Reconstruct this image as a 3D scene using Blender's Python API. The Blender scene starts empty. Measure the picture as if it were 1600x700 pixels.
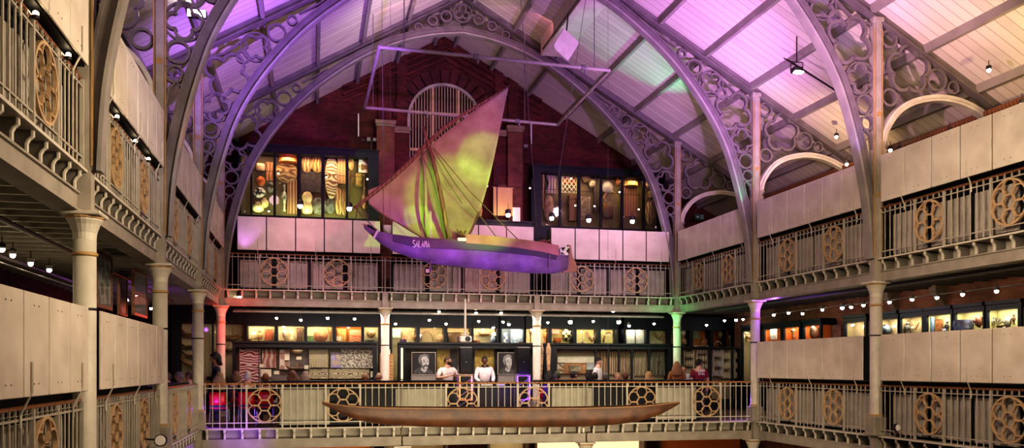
import bpy, bmesh, math, random
from mathutils import Vector, Matrix
R = math.radians; PI = math.pi
random.seed(7)
scn = bpy.context.scene; COL = scn.collection
# ------------------------------------------------------------------ camera geometry (measured from the photograph)
F = 1359.1; HY = 575; TH = .225038; S_, C_ = math.sin(TH), math.cos(TH); ZC = 1.46
def onY(px, py, Y):
    t = (px-800)/F; X = Y*(t*C_+S_)/(C_-t*S_); d = X*S_+Y*C_
    return Vector((X, Y, ZC+(HY-py)*d/F))
def onX(px, py, X):
    t = (px-800)/F; Y = X*(C_-t*S_)/(t*C_+S_); d = X*S_+Y*C_
    return Vector((X, Y, ZC+(HY-py)*d/F))
def mpp(p): return (p[0]*S_+p[1]*C_)/F          # metres per pixel at a point
B = 5.3; YF = [6.065, 11.365, 16.665, 21.965, 27.265]    # frame lines; index 0 nearest
XL, XR = -2.679, 11.933; XC = (XL+XR)/2; W3 = (XR-XL)/3
ZU = 3.83; XWL, XWR, YB = -6.35, 15.6, 31.1
ZG = -4.5
# ------------------------------------------------------------------ materials
MT = {}
def nodes(name):
    m = bpy.data.materials.new(name); m.use_nodes = True
    nt = m.node_tree; b = nt.nodes['Principled BSDF']; MT[name] = m
    return m, nt, b
def N(nt, t, **kw):
    n = nt.nodes.new(t)
    for k, v in kw.items():
        if k in n.inputs: n.inputs[k].default_value = v
        else: setattr(n, k, v)
    return n
def c4(c): return (c[0], c[1], c[2], 1)
def mat(name, col, rough=.6, metal=0, col2=None, pat='noise', scale=6, amt=.5, bump=0, emis=0, ecol=None):
    m, nt, b = nodes(name)
    b.inputs['Roughness'].default_value = rough; b.inputs['Metallic'].default_value = metal
    tc = N(nt, 'ShaderNodeTexCoord')
    col2 = col2 or tuple(c*.78 for c in col)
    if pat == 'noise': tx = N(nt, 'ShaderNodeTexNoise', Scale=scale, Detail=5.0); out = tx.outputs['Fac']
    elif pat == 'wave': tx = N(nt, 'ShaderNodeTexWave', Scale=scale, Distortion=6.0, Detail=2.0); out = tx.outputs['Fac']
    elif pat == 'stripe': tx = N(nt, 'ShaderNodeTexWave', Scale=scale, Distortion=.3, Detail=1.0); tx.bands_direction = 'Z'; out = tx.outputs['Fac']
    elif pat == 'vstripe': tx = N(nt, 'ShaderNodeTexWave', Scale=scale, Distortion=.6, Detail=1.0); tx.bands_direction = 'X'; out = tx.outputs['Fac']
    elif pat == 'rings': tx = N(nt, 'ShaderNodeTexWave', Scale=scale, Distortion=9.0, Detail=.5); tx.wave_type = 'RINGS'; out = tx.outputs['Fac']
    elif pat == 'voronoi': tx = N(nt, 'ShaderNodeTexVoronoi', Scale=scale); out = tx.outputs['Distance']
    elif pat == 'checker': tx = N(nt, 'ShaderNodeTexChecker', Scale=scale); out = tx.outputs['Fac']
    nt.links.new(tc.outputs['Object'], tx.inputs['Vector'])
    rp = N(nt, 'ShaderNodeValToRGB'); e = rp.color_ramp.elements
    lo, hi = (.5-.5*amt*.9, .5+.5*amt*.9) if pat == 'noise' else (.42, .58)
    if pat == 'noise': lo, hi = .3, .7
    e[0].position = lo; e[1].position = hi; e[0].color = c4(col2); e[1].color = c4(col)
    nt.links.new(out, rp.inputs['Fac']); nt.links.new(rp.outputs['Color'], b.inputs['Base Color'])
    if bump:
        bp = N(nt, 'ShaderNodeBump', Strength=bump, Distance=.02)
        nt.links.new(out, bp.inputs['Height']); nt.links.new(bp.outputs['Normal'], b.inputs['Normal'])
    if emis:
        b.inputs['Emission Color'].default_value = c4(ecol or col); b.inputs['Emission Strength'].default_value = emis
    return m
mat('iron', (.42, .38, .32), .55, col2=(.30, .27, .22), scale=3, bump=.1)
mat('iron_light', (.66, .62, .52), .5, col2=(.52, .48, .4), scale=4)
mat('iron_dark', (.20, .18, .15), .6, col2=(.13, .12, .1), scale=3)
mat('truss_backlit', (.21, .185, .175), .5, col2=(.14, .12, .115), scale=3, bump=.1)  # darkened: the backlit silhouette of the ironwork is put into the colour
mat('purlin_paint', (.40, .36, .32), .6, col2=(.3, .27, .24), scale=2)
mat('rib_face', (.36, .33, .30), .5, col2=(.27, .25, .23), scale=3)  # paler copy: the ribs' lit inner face is put into the colour
mat('gilt', (.52, .34, .15), .5, col2=(.38, .24, .1), scale=5)
mat('rosette_tan', (.58, .42, .25), .5, col2=(.46, .32, .18), scale=6)
mat('board_white', (.74, .67, .57), .8, col2=(.60, .53, .44), scale=2.2, bump=.08)
mat('board_grey', (.52, .51, .42), .75, col2=(.42, .41, .33), scale=3, bump=.05)
mat('plinth_white', (.46, .43, .38), .75, col2=(.34, .31, .27), scale=4)
mat('screw', (.25, .22, .18), .5, scale=5)
mat('case_black', (.006, .007, .011), .6, col2=(.012, .014, .022), scale=3)
mat('case_navy', (.006, .009, .02), .5, col2=(.01, .014, .03), scale=3)
mat('wood_rail', (.30, .13, .06), .35, col2=(.18, .08, .04), pat='wave', scale=3)
mat('wood_gold', (.50, .27, .10), .35, col2=(.36, .18, .06), pat='wave', scale=3)
mat('wood_dark', (.10, .05, .03), .5, col2=(.05, .03, .02), pat='wave', scale=4)
mat('wood_mid', (.32, .19, .10), .6, col2=(.2, .11, .06), pat='wave', scale=4)
mat('wood_pale', (.62, .46, .28), .7, col2=(.45, .32, .18), pat='wave', scale=5)
mat('canoe_wood', (.095, .038, .014), .5, col2=(.035, .015, .009), scale=3.4, bump=.8)
mat('canoe_rim', (.30, .17, .08), .6, scale=5)
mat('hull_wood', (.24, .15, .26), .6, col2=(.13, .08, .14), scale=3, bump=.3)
mat('hull_stripe', (.07, .05, .10), .5, col2=(.08, .06, .10), scale=4)
mat('washstrake', (.50, .25, .24), .6, col2=(.40, .18, .18), scale=3, bump=.2)
mat('sail_cloth', (.44, .35, .31), .9, col2=(.33, .26, .22), scale=3.5, bump=.25)
mat('spar', (.28, .15, .12), .6, col2=(.18, .09, .07), pat='wave', scale=3)
mat('rope', (.20, .14, .10), .9, scale=30)
mat('wire', (.30, .28, .28), .4, .6, scale=30)
mat('white_paint', (.85, .83, .80), .6, col2=(.75, .73, .70), scale=6)
mat('card_white', (.85, .83, .78), .8, col2=(.8, .78, .72), scale=6)
mat('black_paint', (.015, .015, .02), .5, scale=6)
mat('black_plastic', (.012, .012, .015), .35, scale=9)
mat('speaker_grille', (.012, .012, .018), .6, col2=(.004, .004, .006), pat='voronoi', scale=90)
mat('steel', (.45, .45, .46), .3, .9, scale=10)
mat('red_plastic', (.55, .02, .02), .35, col2=(.48, .015, .015), scale=5)
mat('floor_stone', (.22, .18, .14), .7, col2=(.16, .13, .10), scale=2)
mat('stone', (.32, .24, .16), .8, col2=(.24, .17, .11), scale=5, bump=.2)
mat('voussoir', (.14, .035, .035), .9, col2=(.05, .018, .02), scale=2.5, bump=.3)
mat('dark_metal', (.05, .045, .045), .5, .4, scale=8)
mat('duct', (.28, .26, .25), .5, .3, scale=8)
mat('glow_bulb', (1, .85, .6), .5, emis=45, ecol=(1, .84, .6))
mat('glow_blue', (.6, .8, 1), .5, emis=45, ecol=(.45, .65, 1))
mat('glow_soft', (1, .85, .6), .5, emis=14, ecol=(1, .8, .5))
mat('glow_flood', (1, .95, .9), .5, emis=30, ecol=(1, .92, .85))
mat('glow_purple', (.5, .2, 1), .5, emis=9, ecol=(.28, .06, 1))
mat('glow_orange', (1, .3, .1), .5, emis=4, ecol=(1, .25, .1))
mat('glow_strip', (1, .8, .5), .5, emis=2.5, ecol=(1, .78, .45))
mat('glow_ground', (1, .8, .55), .5, emis=.8, ecol=(1, .72, .42))  # emissive case back, stands in for the lighting inside the case
mat('sign_green', (.02, .12, .08), .5, scale=6)
def glassmat():
    m = bpy.data.materials.new('glass'); m.use_nodes = True; nt = m.node_tree; nt.nodes.clear()
    o = nt.nodes.new('ShaderNodeOutputMaterial'); mx = nt.nodes.new('ShaderNodeMixShader')
    t = nt.nodes.new('ShaderNodeBsdfTransparent'); g = nt.nodes.new('ShaderNodeBsdfGlossy'); g.inputs['Roughness'].default_value = .03
    fr = nt.nodes.new('ShaderNodeFresnel'); fr.inputs['IOR'].default_value = 1.35
    t.inputs['Color'].default_value = (.95, .97, .96, 1)
    ge = nt.nodes.new('ShaderNodeNewGeometry'); inv = N(nt, 'ShaderNodeMath', operation='SUBTRACT'); inv.inputs[0].default_value = 1; nt.links.new(ge.outputs['Backfacing'], inv.inputs[1]); mu = N(nt, 'ShaderNodeMath', operation='MULTIPLY'); nt.links.new(fr.outputs[0], mu.inputs[0]); nt.links.new(inv.outputs[0], mu.inputs[1]); nt.links.new(mu.outputs[0], mx.inputs[0]); nt.links.new(t.outputs[0], mx.inputs[1]); nt.links.new(g.outputs[0], mx.inputs[2])
    nt.links.new(mx.outputs[0], o.inputs[0]); MT['glass'] = m
glassmat()
def brickmat(name, c1, c2, mortar):
    m, nt, b = nodes(name); b.inputs['Roughness'].default_value = .85
    tc = N(nt, 'ShaderNodeTexCoord'); sp = N(nt, 'ShaderNodeSeparateXYZ'); ad = N(nt, 'ShaderNodeMath', operation='ADD'); cb = N(nt, 'ShaderNodeCombineXYZ')
    nt.links.new(tc.outputs['Object'], sp.inputs[0]); nt.links.new(sp.outputs['X'], ad.inputs[0]); nt.links.new(sp.outputs['Y'], ad.inputs[1])
    nt.links.new(ad.outputs[0], cb.inputs['X']); nt.links.new(sp.outputs['Z'], cb.inputs['Y'])
    br = N(nt, 'ShaderNodeTexBrick'); br.inputs['Scale'].default_value = 1; br.inputs['Brick Width'].default_value = .23; br.inputs['Row Height'].default_value = .082
    br.inputs['Mortar Size'].default_value = .010; br.inputs['Color1'].default_value = c4(c1); br.inputs['Color2'].default_value = c4(c2); br.inputs['Mortar'].default_value = c4(mortar)
    nt.links.new(cb.outputs[0], br.inputs['Vector'])
    ns = N(nt, 'ShaderNodeTexNoise', Scale=1.3, Detail=8.0); nt.links.new(tc.outputs['Object'], ns.inputs['Vector'])
    mx = N(nt, 'ShaderNodeMix', data_type='RGBA'); mx.blend_type = 'MULTIPLY'; mx.inputs[0].default_value = .75
    rp = N(nt, 'ShaderNodeValToRGB'); rp.color_ramp.elements[0].position = .35; rp.color_ramp.elements[0].color = (.35, .35, .35, 1); rp.color_ramp.elements[1].position = .65
    nt.links.new(ns.outputs['Fac'], rp.inputs[0]); nt.links.new(br.outputs['Color'], mx.inputs[6]); nt.links.new(rp.outputs[0], mx.inputs[7])
    nt.links.new(mx.outputs[2], b.inputs['Base Color'])
    bp = N(nt, 'ShaderNodeBump', Strength=.6, Distance=.02); nt.links.new(br.outputs['Fac'], bp.inputs['Height']); bp.invert = True
    nt.links.new(bp.outputs['Normal'], b.inputs['Normal'])
brickmat('brick', (.11, .02, .018), (.18, .038, .026), (.10, .04, .035))
brickmat('brick_pier', (.22, .07, .045), (.30, .10, .06), (.2, .12, .09))
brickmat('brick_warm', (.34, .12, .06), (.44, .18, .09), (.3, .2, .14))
def boardmat():
    m, nt, b = nodes('roof_boards'); b.inputs['Roughness'].default_value = .75
    tc = N(nt, 'ShaderNodeTexCoord'); sp = N(nt, 'ShaderNodeSeparateXYZ'); nt.links.new(tc.outputs['Object'], sp.inputs[0])
    fl = N(nt, 'ShaderNodeMath', operation='DIVIDE'); fl.inputs[1].default_value = .26; nt.links.new(sp.outputs['Y'], fl.inputs[0])
    fr = N(nt, 'ShaderNodeMath', operation='FRACT'); nt.links.new(fl.outputs[0], fr.inputs[0])
    gt = N(nt, 'ShaderNodeMath', operation='LESS_THAN'); gt.inputs[1].default_value = .07; nt.links.new(fr.outputs[0], gt.inputs[0])
    wn = N(nt, 'ShaderNodeTexWhiteNoise', noise_dimensions='1D'); ff = N(nt, 'ShaderNodeMath', operation='FLOOR')
    nt.links.new(fl.outputs[0], ff.inputs[0]); nt.links.new(ff.outputs[0], wn.inputs['W'])
    ns = N(nt, 'ShaderNodeTexNoise', Scale=1.2, Detail=6.0); nt.links.new(tc.outputs['Object'], ns.inputs['Vector'])
    av = N(nt, 'ShaderNodeMath', operation='ADD'); nt.links.new(wn.outputs['Value'], av.inputs[0]); nt.links.new(ns.outputs['Fac'], av.inputs[1])
    rp = N(nt, 'ShaderNodeValToRGB'); rp.color_ramp.elements[0].position = .25; rp.color_ramp.elements[1].position = 1.2/1.3
    rp.color_ramp.elements[0].color = (.62, .55, .48, 1); rp.color_ramp.elements[1].color = (.76, .69, .60, 1)
    nt.links.new(av.outputs[0], rp.inputs[0])
    mx = N(nt, 'ShaderNodeMix', data_type='RGBA'); nt.links.new(gt.outputs[0], mx.inputs[0]); nt.links.new(rp.outputs[0], mx.inputs[6]); mx.inputs[7].default_value = (.42, .36, .31, 1)
    nt.links.new(mx.outputs[2], b.inputs['Base Color'])
boardmat()
_pm = {}
def pm(c1, c2=None, pat='noise', scale=8, rough=.7):
    k = (c1, c2, pat, scale)
    if k not in _pm: _pm[k] = mat('pattern_%d' % len(_pm), c1, rough, col2=c2, pat=pat, scale=scale)
    return _pm[k]
# ------------------------------------------------------------------ mesh builder
def basis(d):
    d = Vector(d).normalized(); up = Vector((0, 0, 1)) if abs(d.z) < .95 else Vector((1, 0, 0))
    a = d.cross(up).normalized(); return a, a.cross(d).normalized()
class MB:
    def __init__(s): s.v = []; s.f = []; s.m = []; s.cur = 0
    def add(s, vs, fs):
        o = len(s.v); s.v += [tuple(x) for x in vs]
        for f in fs: s.f.append([i+o for i in f]); s.m.append(s.cur)
        return s
    def box(s, x0, x1, y0, y1, z0, z1):
        return s.add([(x0,y0,z0),(x1,y0,z0),(x1,y1,z0),(x0,y1,z0),(x0,y0,z1),(x1,y0,z1),(x1,y1,z1),(x0,y1,z1)],
                     [(3,2,1,0),(4,5,6,7),(0,1,5,4),(1,2,6,5),(2,3,7,6),(3,0,4,7)])
    def cbox(s, c, sx, sy, sz): return s.box(c[0]-sx/2, c[0]+sx/2, c[1]-sy/2, c[1]+sy/2, c[2]-sz/2, c[2]+sz/2)
    def bbox(s, c, sx, sy, sz, b=.02):           # chamfered box
        x, y, z = sx/2, sy/2, sz/2; b = min(b, x*.9, y*.9, z*.9); rows = []
        for zz, k in ((-z, b), (-z+b, 0), (z-b, 0), (z, b)):
            rows.append([(c[0]+px, c[1]+py, c[2]+zz) for px, py in ((-x+k, -y+b), (-x+b, -y+k), (x-b, -y+k), (x-k, -y+b), (x-k, y-b), (x-b, y-k), (-x+b, y-k), (-x+k, y-b))])
        return s.rows(rows)
    def rows(s, rows, cap=True, close=True):
        n = len(rows[0]); vs = [p for r in rows for p in r]; fs = []
        for i in range(len(rows)-1):
            for j in range(n if close else n-1):
                a = i*n+j; b = i*n+(j+1) % n; fs.append((a, b, b+n, a+n))
        if cap and close: fs.append(tuple(range(n-1, -1, -1))); fs.append(tuple(range((len(rows)-1)*n, len(rows)*n)))
        return s.add(vs, fs)
    def tube(s, pts, r, n=6, closed=False):
        pts = [Vector(p) for p in pts]; k = len(pts); rs = r if isinstance(r, (list, tuple)) else [r]*k; rows = []
        pa = None
        for i, p in enumerate(pts):
            if closed: d = pts[(i+1) % k]-pts[i-1]
            else: d = pts[min(i+1, k-1)]-pts[max(i-1, 0)]
            if pa is None: a, b = basis(d)
            else:
                d = d.normalized(); a = (pa-d*pa.dot(d)).normalized(); b = a.cross(d).normalized()
            pa = a
            rows.append([p+(a*math.cos(t)+b*math.sin(t))*rs[i] for t in [2*PI*j/n for j in range(n)]])
        if closed: rows.append(rows[0])
        return s.rows(rows, cap=not closed)
    def lathe(s, prof, n=16, c=(0, 0, 0), axis='z'):
        rows = []
        for r, h in prof:
            row = []
            for j in range(n):
                t = 2*PI*j/n; a, b = r*math.cos(t), r*math.sin(t)
                row.append((c[0]+a, c[1]+b, c[2]+h) if axis == 'z' else ((c[0]+a, c[1]+h, c[2]+b) if axis == 'y' else (c[0]+h, c[1]+a, c[2]+b)))
            rows.append(row)
        return s.rows(rows)
    def prism(s, pts, y0, y1, axis='y'):          # polygon of (u,z) extruded
        f = (lambda u, w, y: (u, y, w)) if axis == 'y' else ((lambda u, w, y: (y, u, w)) if axis == 'x' else (lambda u, w, y: (u, w, y)))
        n = len(pts); vs = [f(u, w, y0) for u, w in pts]+[f(u, w, y1) for u, w in pts]
        fs = [tuple(range(n-1, -1, -1)), tuple(range(n, 2*n))]+[(i, (i+1) % n, (i+1) % n+n, i+n) for i in range(n)]
        return s.add(vs, fs)
    def band(s, pts, w, y0, y1, closed=False):    # flat bar of width w following (u,z) points, in the XZ plane
        k = len(pts); inn = []; out = []
        for i in range(k):
            a = pts[(i-1) % k] if closed or i else pts[0]; b = pts[(i+1) % k] if closed or i < k-1 else pts[-1]
            dx, dz = b[0]-a[0], b[1]-a[1]; l = math.hypot(dx, dz) or 1; nx, nz = -dz/l*w/2, dx/l*w/2
            inn.append((pts[i][0]+nx, pts[i][1]+nz)); out.append((pts[i][0]-nx, pts[i][1]-nz))
        rows = [[(inn[i][0], y0, inn[i][1]), (inn[i][0], y1, inn[i][1]), (out[i][0], y1, out[i][1]), (out[i][0], y0, out[i][1])] for i in range(k)]
        if closed: rows.append(rows[0])
        return s.rows(rows, cap=not closed)
    def ball(s, c, rx, ry, rz, n=12, m=8):
        rows = []
        for i in range(1, m):
            t = PI*i/m; rows.append([(c[0]+rx*math.sin(t)*math.cos(2*PI*j/n), c[1]+ry*math.sin(t)*math.sin(2*PI*j/n), c[2]-rz*math.cos(t)) for j in range(n)])
        return s.rows(rows)
    def mesh(s, name, mats, smooth=False):
        me = bpy.data.meshes.new(name); me.from_pydata(s.v, [], s.f)
        for m in (mats if isinstance(mats, (list, tuple)) else [mats]): me.materials.append(MT[m] if isinstance(m, str) else m)
        me.polygons.foreach_set('material_index', s.m)
        bm = bmesh.new(); bm.from_mesh(me); bmesh.ops.recalc_face_normals(bm, faces=bm.faces); bm.to_mesh(me); bm.free()
        if smooth: me.polygons.foreach_set('use_smooth', [True]*len(me.polygons))
        me.update(); return me
    def build(s, name, mats, parent=None, off=None, smooth=False):
        if off is not None: s.v = [(x-off[0], y-off[1], z-off[2]) for x, y, z in s.v]
        o = bpy.data.objects.new(name, s.mesh(name, mats, smooth)); COL.objects.link(o); o.parent = parent
        return o
def tag(o, label=None, cat=None, group=None, kind=None):
    if label: o['label'] = label
    if cat: o['category'] = cat
    if group: o['group'] = group
    if kind: o['kind'] = kind
    return o
def thing(name, label, cat, loc=(0, 0, 0), rz=0, group=None):
    o = bpy.data.objects.new(name, None); o.empty_display_size = .1; COL.objects.link(o); o.location = loc; o.rotation_euler = (0, 0, rz)
    return tag(o, label, cat, group)
def inst(me, name, parent, loc=(0, 0, 0), rot=(0, 0, 0), scale=(1, 1, 1)):
    o = bpy.data.objects.new(name, me); COL.objects.link(o); o.parent = parent; o.location = loc; o.rotation_euler = rot; o.scale = scale
    return o
def solo(mb, name, mats, label, cat, base, group=None, smooth=False):       # a thing that is one mesh, given in world coordinates
    o = mb.build(name, mats, None, off=base, smooth=smooth); o.location = base; return tag(o, label, cat, group)
def struct(mb, name, mats): return tag(mb.build(name, mats), kind='structure')
def dup(root, loc, rz=None, label=None, group=None):
    r = root.copy(); COL.objects.link(r); r.location = loc
    if rz is not None: r.rotation_euler = (0, 0, rz)
    if label: r['label'] = label
    if group: r['group'] = group
    for ch in list(root.children):
        c = ch.copy(); COL.objects.link(c); c.parent = r
        for g in list(ch.children): d = g.copy(); COL.objects.link(d); d.parent = c
    return r
# ------------------------------------------------------------------ shell
Y0 = -1.5
struct(MB().box(XWL-.3, XWR+.3, Y0, YB+.4, ZG-.2, ZG), 'floor', 'floor_stone')
struct(MB().box(XWL-.4, XWL, Y0, YB+.4, ZG, 8.2), 'wall_left', 'brick')
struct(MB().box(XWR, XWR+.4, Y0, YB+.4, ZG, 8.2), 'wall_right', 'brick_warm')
struct(MB().box(XWL, XWR, YB, YB+.4, ZG, 13.8), 'wall_back', 'brick')
ct = lambda u: 13.42-.575*u
for sg, nm in ((-1, 'ceiling_left'), (1, 'ceiling_right')):
    struct(MB().prism([(XC, ct(0)), (XC+sg*11.4, ct(11.4)), (XC+sg*11.4, ct(11.4)+.2), (XC, ct(0)+.2)], Y0, YB+.2), nm, 'roof_boards')
for k, u in enumerate((.36, 1.7, 3.1, 4.47, 5.81, 7.17, 8.5, 9.85)):
    for sg in (-1, 1):
        x = XC+sg*u; z = ct(u)
        struct(MB().box(x-.05, x+.05, Y0, YB, z-.17, z+.03), 'roof_purlin', 'purlin_paint')
# gallery floors
def slab(x0, x1, y0, y1, z1, t, nm): struct(MB().box(x0, x1, y0, y1, z1-t, z1), nm, 'wood_dark')
slab(XWL, XL-.3, Y0, YB, ZU, .14, 'floor_upper_left'); slab(XR+.3, XWR, Y0, YB, ZU, .14, 'floor_upper_right'); slab(XL-.3, XR+.3, YF[4]+.3, YB, ZU, .14, 'floor_upper_back')
slab(XWL, XL-.3, Y0, YB, 0, .14, 'floor_lower_left'); slab(XR+.3, XWR, Y0, YB, 0, .14, 'floor_lower_right'); slab(XL-.3, XR+.3, YF[3]+.3, YB, 0, .14, 'floor_lower_back')
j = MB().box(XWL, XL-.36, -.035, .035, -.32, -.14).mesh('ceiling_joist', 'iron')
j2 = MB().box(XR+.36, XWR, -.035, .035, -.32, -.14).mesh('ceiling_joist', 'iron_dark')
y = 5.6
while y < YB-.3:
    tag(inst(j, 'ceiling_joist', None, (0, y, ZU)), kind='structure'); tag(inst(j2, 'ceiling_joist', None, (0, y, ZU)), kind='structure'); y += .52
j3 = MB().box(-.05, .05, YF[4]+.4, YB, -.36, -.14).mesh('ceiling_joist', 'iron_dark')
for k in range(15): tag(inst(j3, 'ceiling_joist', None, (XL+.5+k*.95, 0, ZU)), kind='structure')
# gable details
yw = YB
def trimbox(n, *a, m='brick'): struct(MB().box(*a), n, m)
p = lambda px, py: onY(px, py, yw-.25)
for k, (a, b) in enumerate(((588, 616), (617, 640), (771, 791), (792, 815))):
    x0, x1 = p(a, 200).x, p(b, 200).x
    d = .42 if k in (0, 3) else .25
    trimbox('trim_%d' % (k+1), x0, x1, yw-d, yw, 4, (10.0 if k in (0, 3) else 9.85)+(0 if k < 2 else .1), m='brick_pier' if k in (0, 3) else 'brick')
    z = 10.0 if k in (0, 3) else 9.85; z += 0 if k < 2 else .1
    struct(MB().box(x0-.05, x1+.05, yw-d-.08, yw, z, z+.13).box(x0-.02, x1+.02, yw-d-.04, yw, z-.08, z), 'trim_%d' % (k+5), 'stone')
    trimbox('trim_%d' % (k+9), x0+.08, x1-.08, yw-.12, yw, z+.13, 12.6)
# arched window
wx0, wx1 = p(639, 200).x, p(752, 200).x; wxc = (wx0+wx1)/2; wr = (wx1-wx0)/2; wzs = 11.63-wr; wz0 = 8.0
arch = [(wxc-wr*math.cos(PI*i/20), wzs+wr*math.sin(PI*i/20)) for i in range(21)]
win = MB().band([(wx0, wz0)]+arch+[(wx1, wz0)], .1, yw-.16, yw-.04).build('window_1', 'iron'); tag(win, kind='structure')
MB().prism([(wx0, wz0)]+arch+[(wx1, wz0)], yw-.03, yw-.015).build('pane', mat('night_glass', (.02, .022, .03), .2), win)
mb = MB()
k = -12
while k <= 12:
    x = wxc+k*wr/12.5; h = wzs+math.sqrt(max(0, wr*wr-(x-wxc)**2)); mb.box(x-.014, x+.014, yw-.1, yw-.05, wz0, h); k += 1
for x in (wxc-.33*wr, wxc+.38*wr): mb.box(x-.045, x+.045, yw-.13, yw-.04, wz0, wzs+wr*.93)
for z in (wzs+.25, wz0+1.25): mb.box(wx0, wx1, yw-.14, yw-.04, z-.045, z+.045)
mb.build('glazing_bars', 'rosette_tan', win)
mb = MB()
for i in range(15):
    a0, a1 = PI*i/15+.02, PI*(i+1)/15-.02; o_ = .55
    mb.prism([(wxc-(wr+.08)*math.cos(a0), wzs+(wr+.08)*math.sin(a0)), (wxc-(wr+.08)*math.cos(a1), wzs+(wr+.08)*math.sin(a1)), (wxc-(wr+o_)*math.cos(a1), wzs+(wr+o_)*math.sin(a1)), (wxc-(wr+o_)*math.cos(a0), wzs+(wr+o_)*math.sin(a0))], yw-.14 if i % 2 else yw-.1, yw)
struct(mb, 'trim_13', 'voussoir')
for k, o_ in enumerate((.75, 1.0, 1.25)):
    pts = [(wxc-3.6, 11.95-1.9+o_), (wxc, 11.95+o_*.85), (wxc+3.6, 11.95-1.9+o_)]
    struct(MB().band(pts, .1, yw-.09-.02*k, yw), 'trim_%d' % (14+k), 'brick')
# ------------------------------------------------------------------ iron galleries
# local frame of every gallery module: x along the rail, -y toward the open court, z up from the gallery floor
def place(side, i):
    if side == 'left': return (XL, YF[i]), R(90), B
    if side == 'right': return (XR, YF[i+1]), R(-90), B
    if side == 'back_lower': return (XL+W3*i, YF[3]), 0, W3
    return (XL+W3*i, YF[4]), 0, W3
mat('iron_rail', (.50, .46, .38), .5, col2=(.38, .35, .29), scale=4)
BAL = MB().tube([(0, 0, 0), (0, 0, .97)], .012, 6).mesh('baluster', 'iron_rail')
STUD = MB().rows([[(-w_, -w_, z), (w_, -w_, z), (w_, w_, z), (-w_, w_, z)] for z, w_ in ((.97, .01), (1.0, .01), (1.01, .02), (1.02, .01), (1.06, .01))]).mesh('stud', 'iron_rail')
POST = MB().box(-.022, .022, -.022, .022, 0, 1.06).mesh('rail_post', 'iron_rail')
def recol(me, m):
    m2 = me.copy(); m2.materials[0] = MT[m]; return m2
BAL2, STUD2, POST2 = recol(BAL, 'iron_light'), recol(STUD, 'iron_light'), recol(POST, 'iron_light')
def circ(cx, cz, r, n=24): return [(cx+r*math.cos(2*PI*i/n), cz+r*math.sin(2*PI*i/n)) for i in range(n)]
rb = MB().band(circ(0, .55, .403, 36), .034, -.022, .022, True).band(circ(0, .55, .135), .024, -.02, .02, True)
for k in range(6): rb.band(circ((.262*math.cos(k*PI/3+PI/6)), .55+.262*math.sin(k*PI/3+PI/6), .142), .024, -.02, .02, True)
ROS = rb.mesh('rosette', 'rosette_tan')
def railing(side, i, level, label, fr=(.315, .70), brass=False):
    (x, y), rz, L = place(side, i); z = 0 if level == 0 else ZU
    t = thing('gallery_railing', label, 'railing', (x, y, z), rz, 'iron railings of the galleries')
    a, b = (.0, L) if side.startswith('back') else (.14, L-.14)
    MB().bbox((L/2, .03, 1.075), b-a, .075, .045, .015).build('handrail', 'wood_gold' if brass else 'wood_rail', t)
    mb = MB()
    for zz, h in ((.97, .022), (.13, .022)): mb.box(a, b, -.014, .014, zz-h/2, zz+h/2)
    mb.build('rail_bars', 'iron_light' if brass else 'iron_rail', t)
    rs = [fr[0]*L, fr[1]*L]; PO, BA, SU = (POST2, BAL2, STUD2) if brass else (POST, BAL, STUD)
    for r_ in rs:
        inst(ROS, 'rosette', t, (r_, 0, 0))
        for e in (-.42, .42): inst(PO, 'rail_post', t, (r_+e, 0, 0))
    for e in (a, b): inst(PO, 'rail_post', t, (e, 0, 0))
    x = a+.165
    while x < b-.08:
        if all(abs(x-r_) > .47 for r_ in rs): inst(BA, 'baluster', t, (x, 0, 0))
        x += .165
    x = a+.165
    while x < b-.08: inst(SU, 'stud', t, (x, 0, 0)); x += .165
    return t
# scrolled console brackets: dark plate with a pale front edge
brk = MB()
prof = [(.0, -.035), (.0, -.10), (.035, -.13), (.055, -.17), (.055, -.27), (.30, -.27), (.30, -.035)]
brk.prism([(u+.012, w) for u, w in prof[:5]]+[(.30, -.27), (.30, -.035)], -.012, .012, axis='x'); brk.cur = 1
pp = prof[:5]
for q in range(4):
    (u0, w0), (u1, w1) = pp[q], pp[q+1]
    brk.add([(-.028, u0-.01, w0), (.028, u0-.01, w0), (.028, u1-.01, w1), (-.028, u1-.01, w1), (-.028, u0+.012, w0), (.028, u0+.012, w0), (.028, u1+.012, w1), (-.028, u1+.012, w1)],
            [(0, 1, 2, 3), (7, 6, 5, 4), (0, 4, 5, 1), (1, 5, 6, 2), (2, 6, 7, 3), (3, 7, 4, 0)])
BRK = brk.mesh('scroll_bracket', ['iron_dark', 'iron_light'])
def gbeam(side, i, level, label):
    (x, y), rz, L = place(side, i); z = 0 if level == 0 else ZU
    t = thing('gallery_beam', label, 'gallery beam', (x, y, z), rz, 'bracketed edge beams of the galleries')
    MB().box(.02, L-.02, -.05, .3, -.035, 0).build('floor_edge', 'iron_light', t)
    MB().box(.02, L-.02, .06, .26, -.48, -.275).box(.02, L-.02, .03, .32, -.50, -.475).box(.02, L-.02, .03, .32, -.29, -.265).build('beam', 'iron', t)
    MB().box(.02, L-.02, .285, .3, -.27, -.035).build('back_plate', 'iron', t)
    n = 12
    for k in range(n): inst(BRK, 'scroll_bracket', t, (L*(k+.5)/n, 0, 0))
    return t
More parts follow.
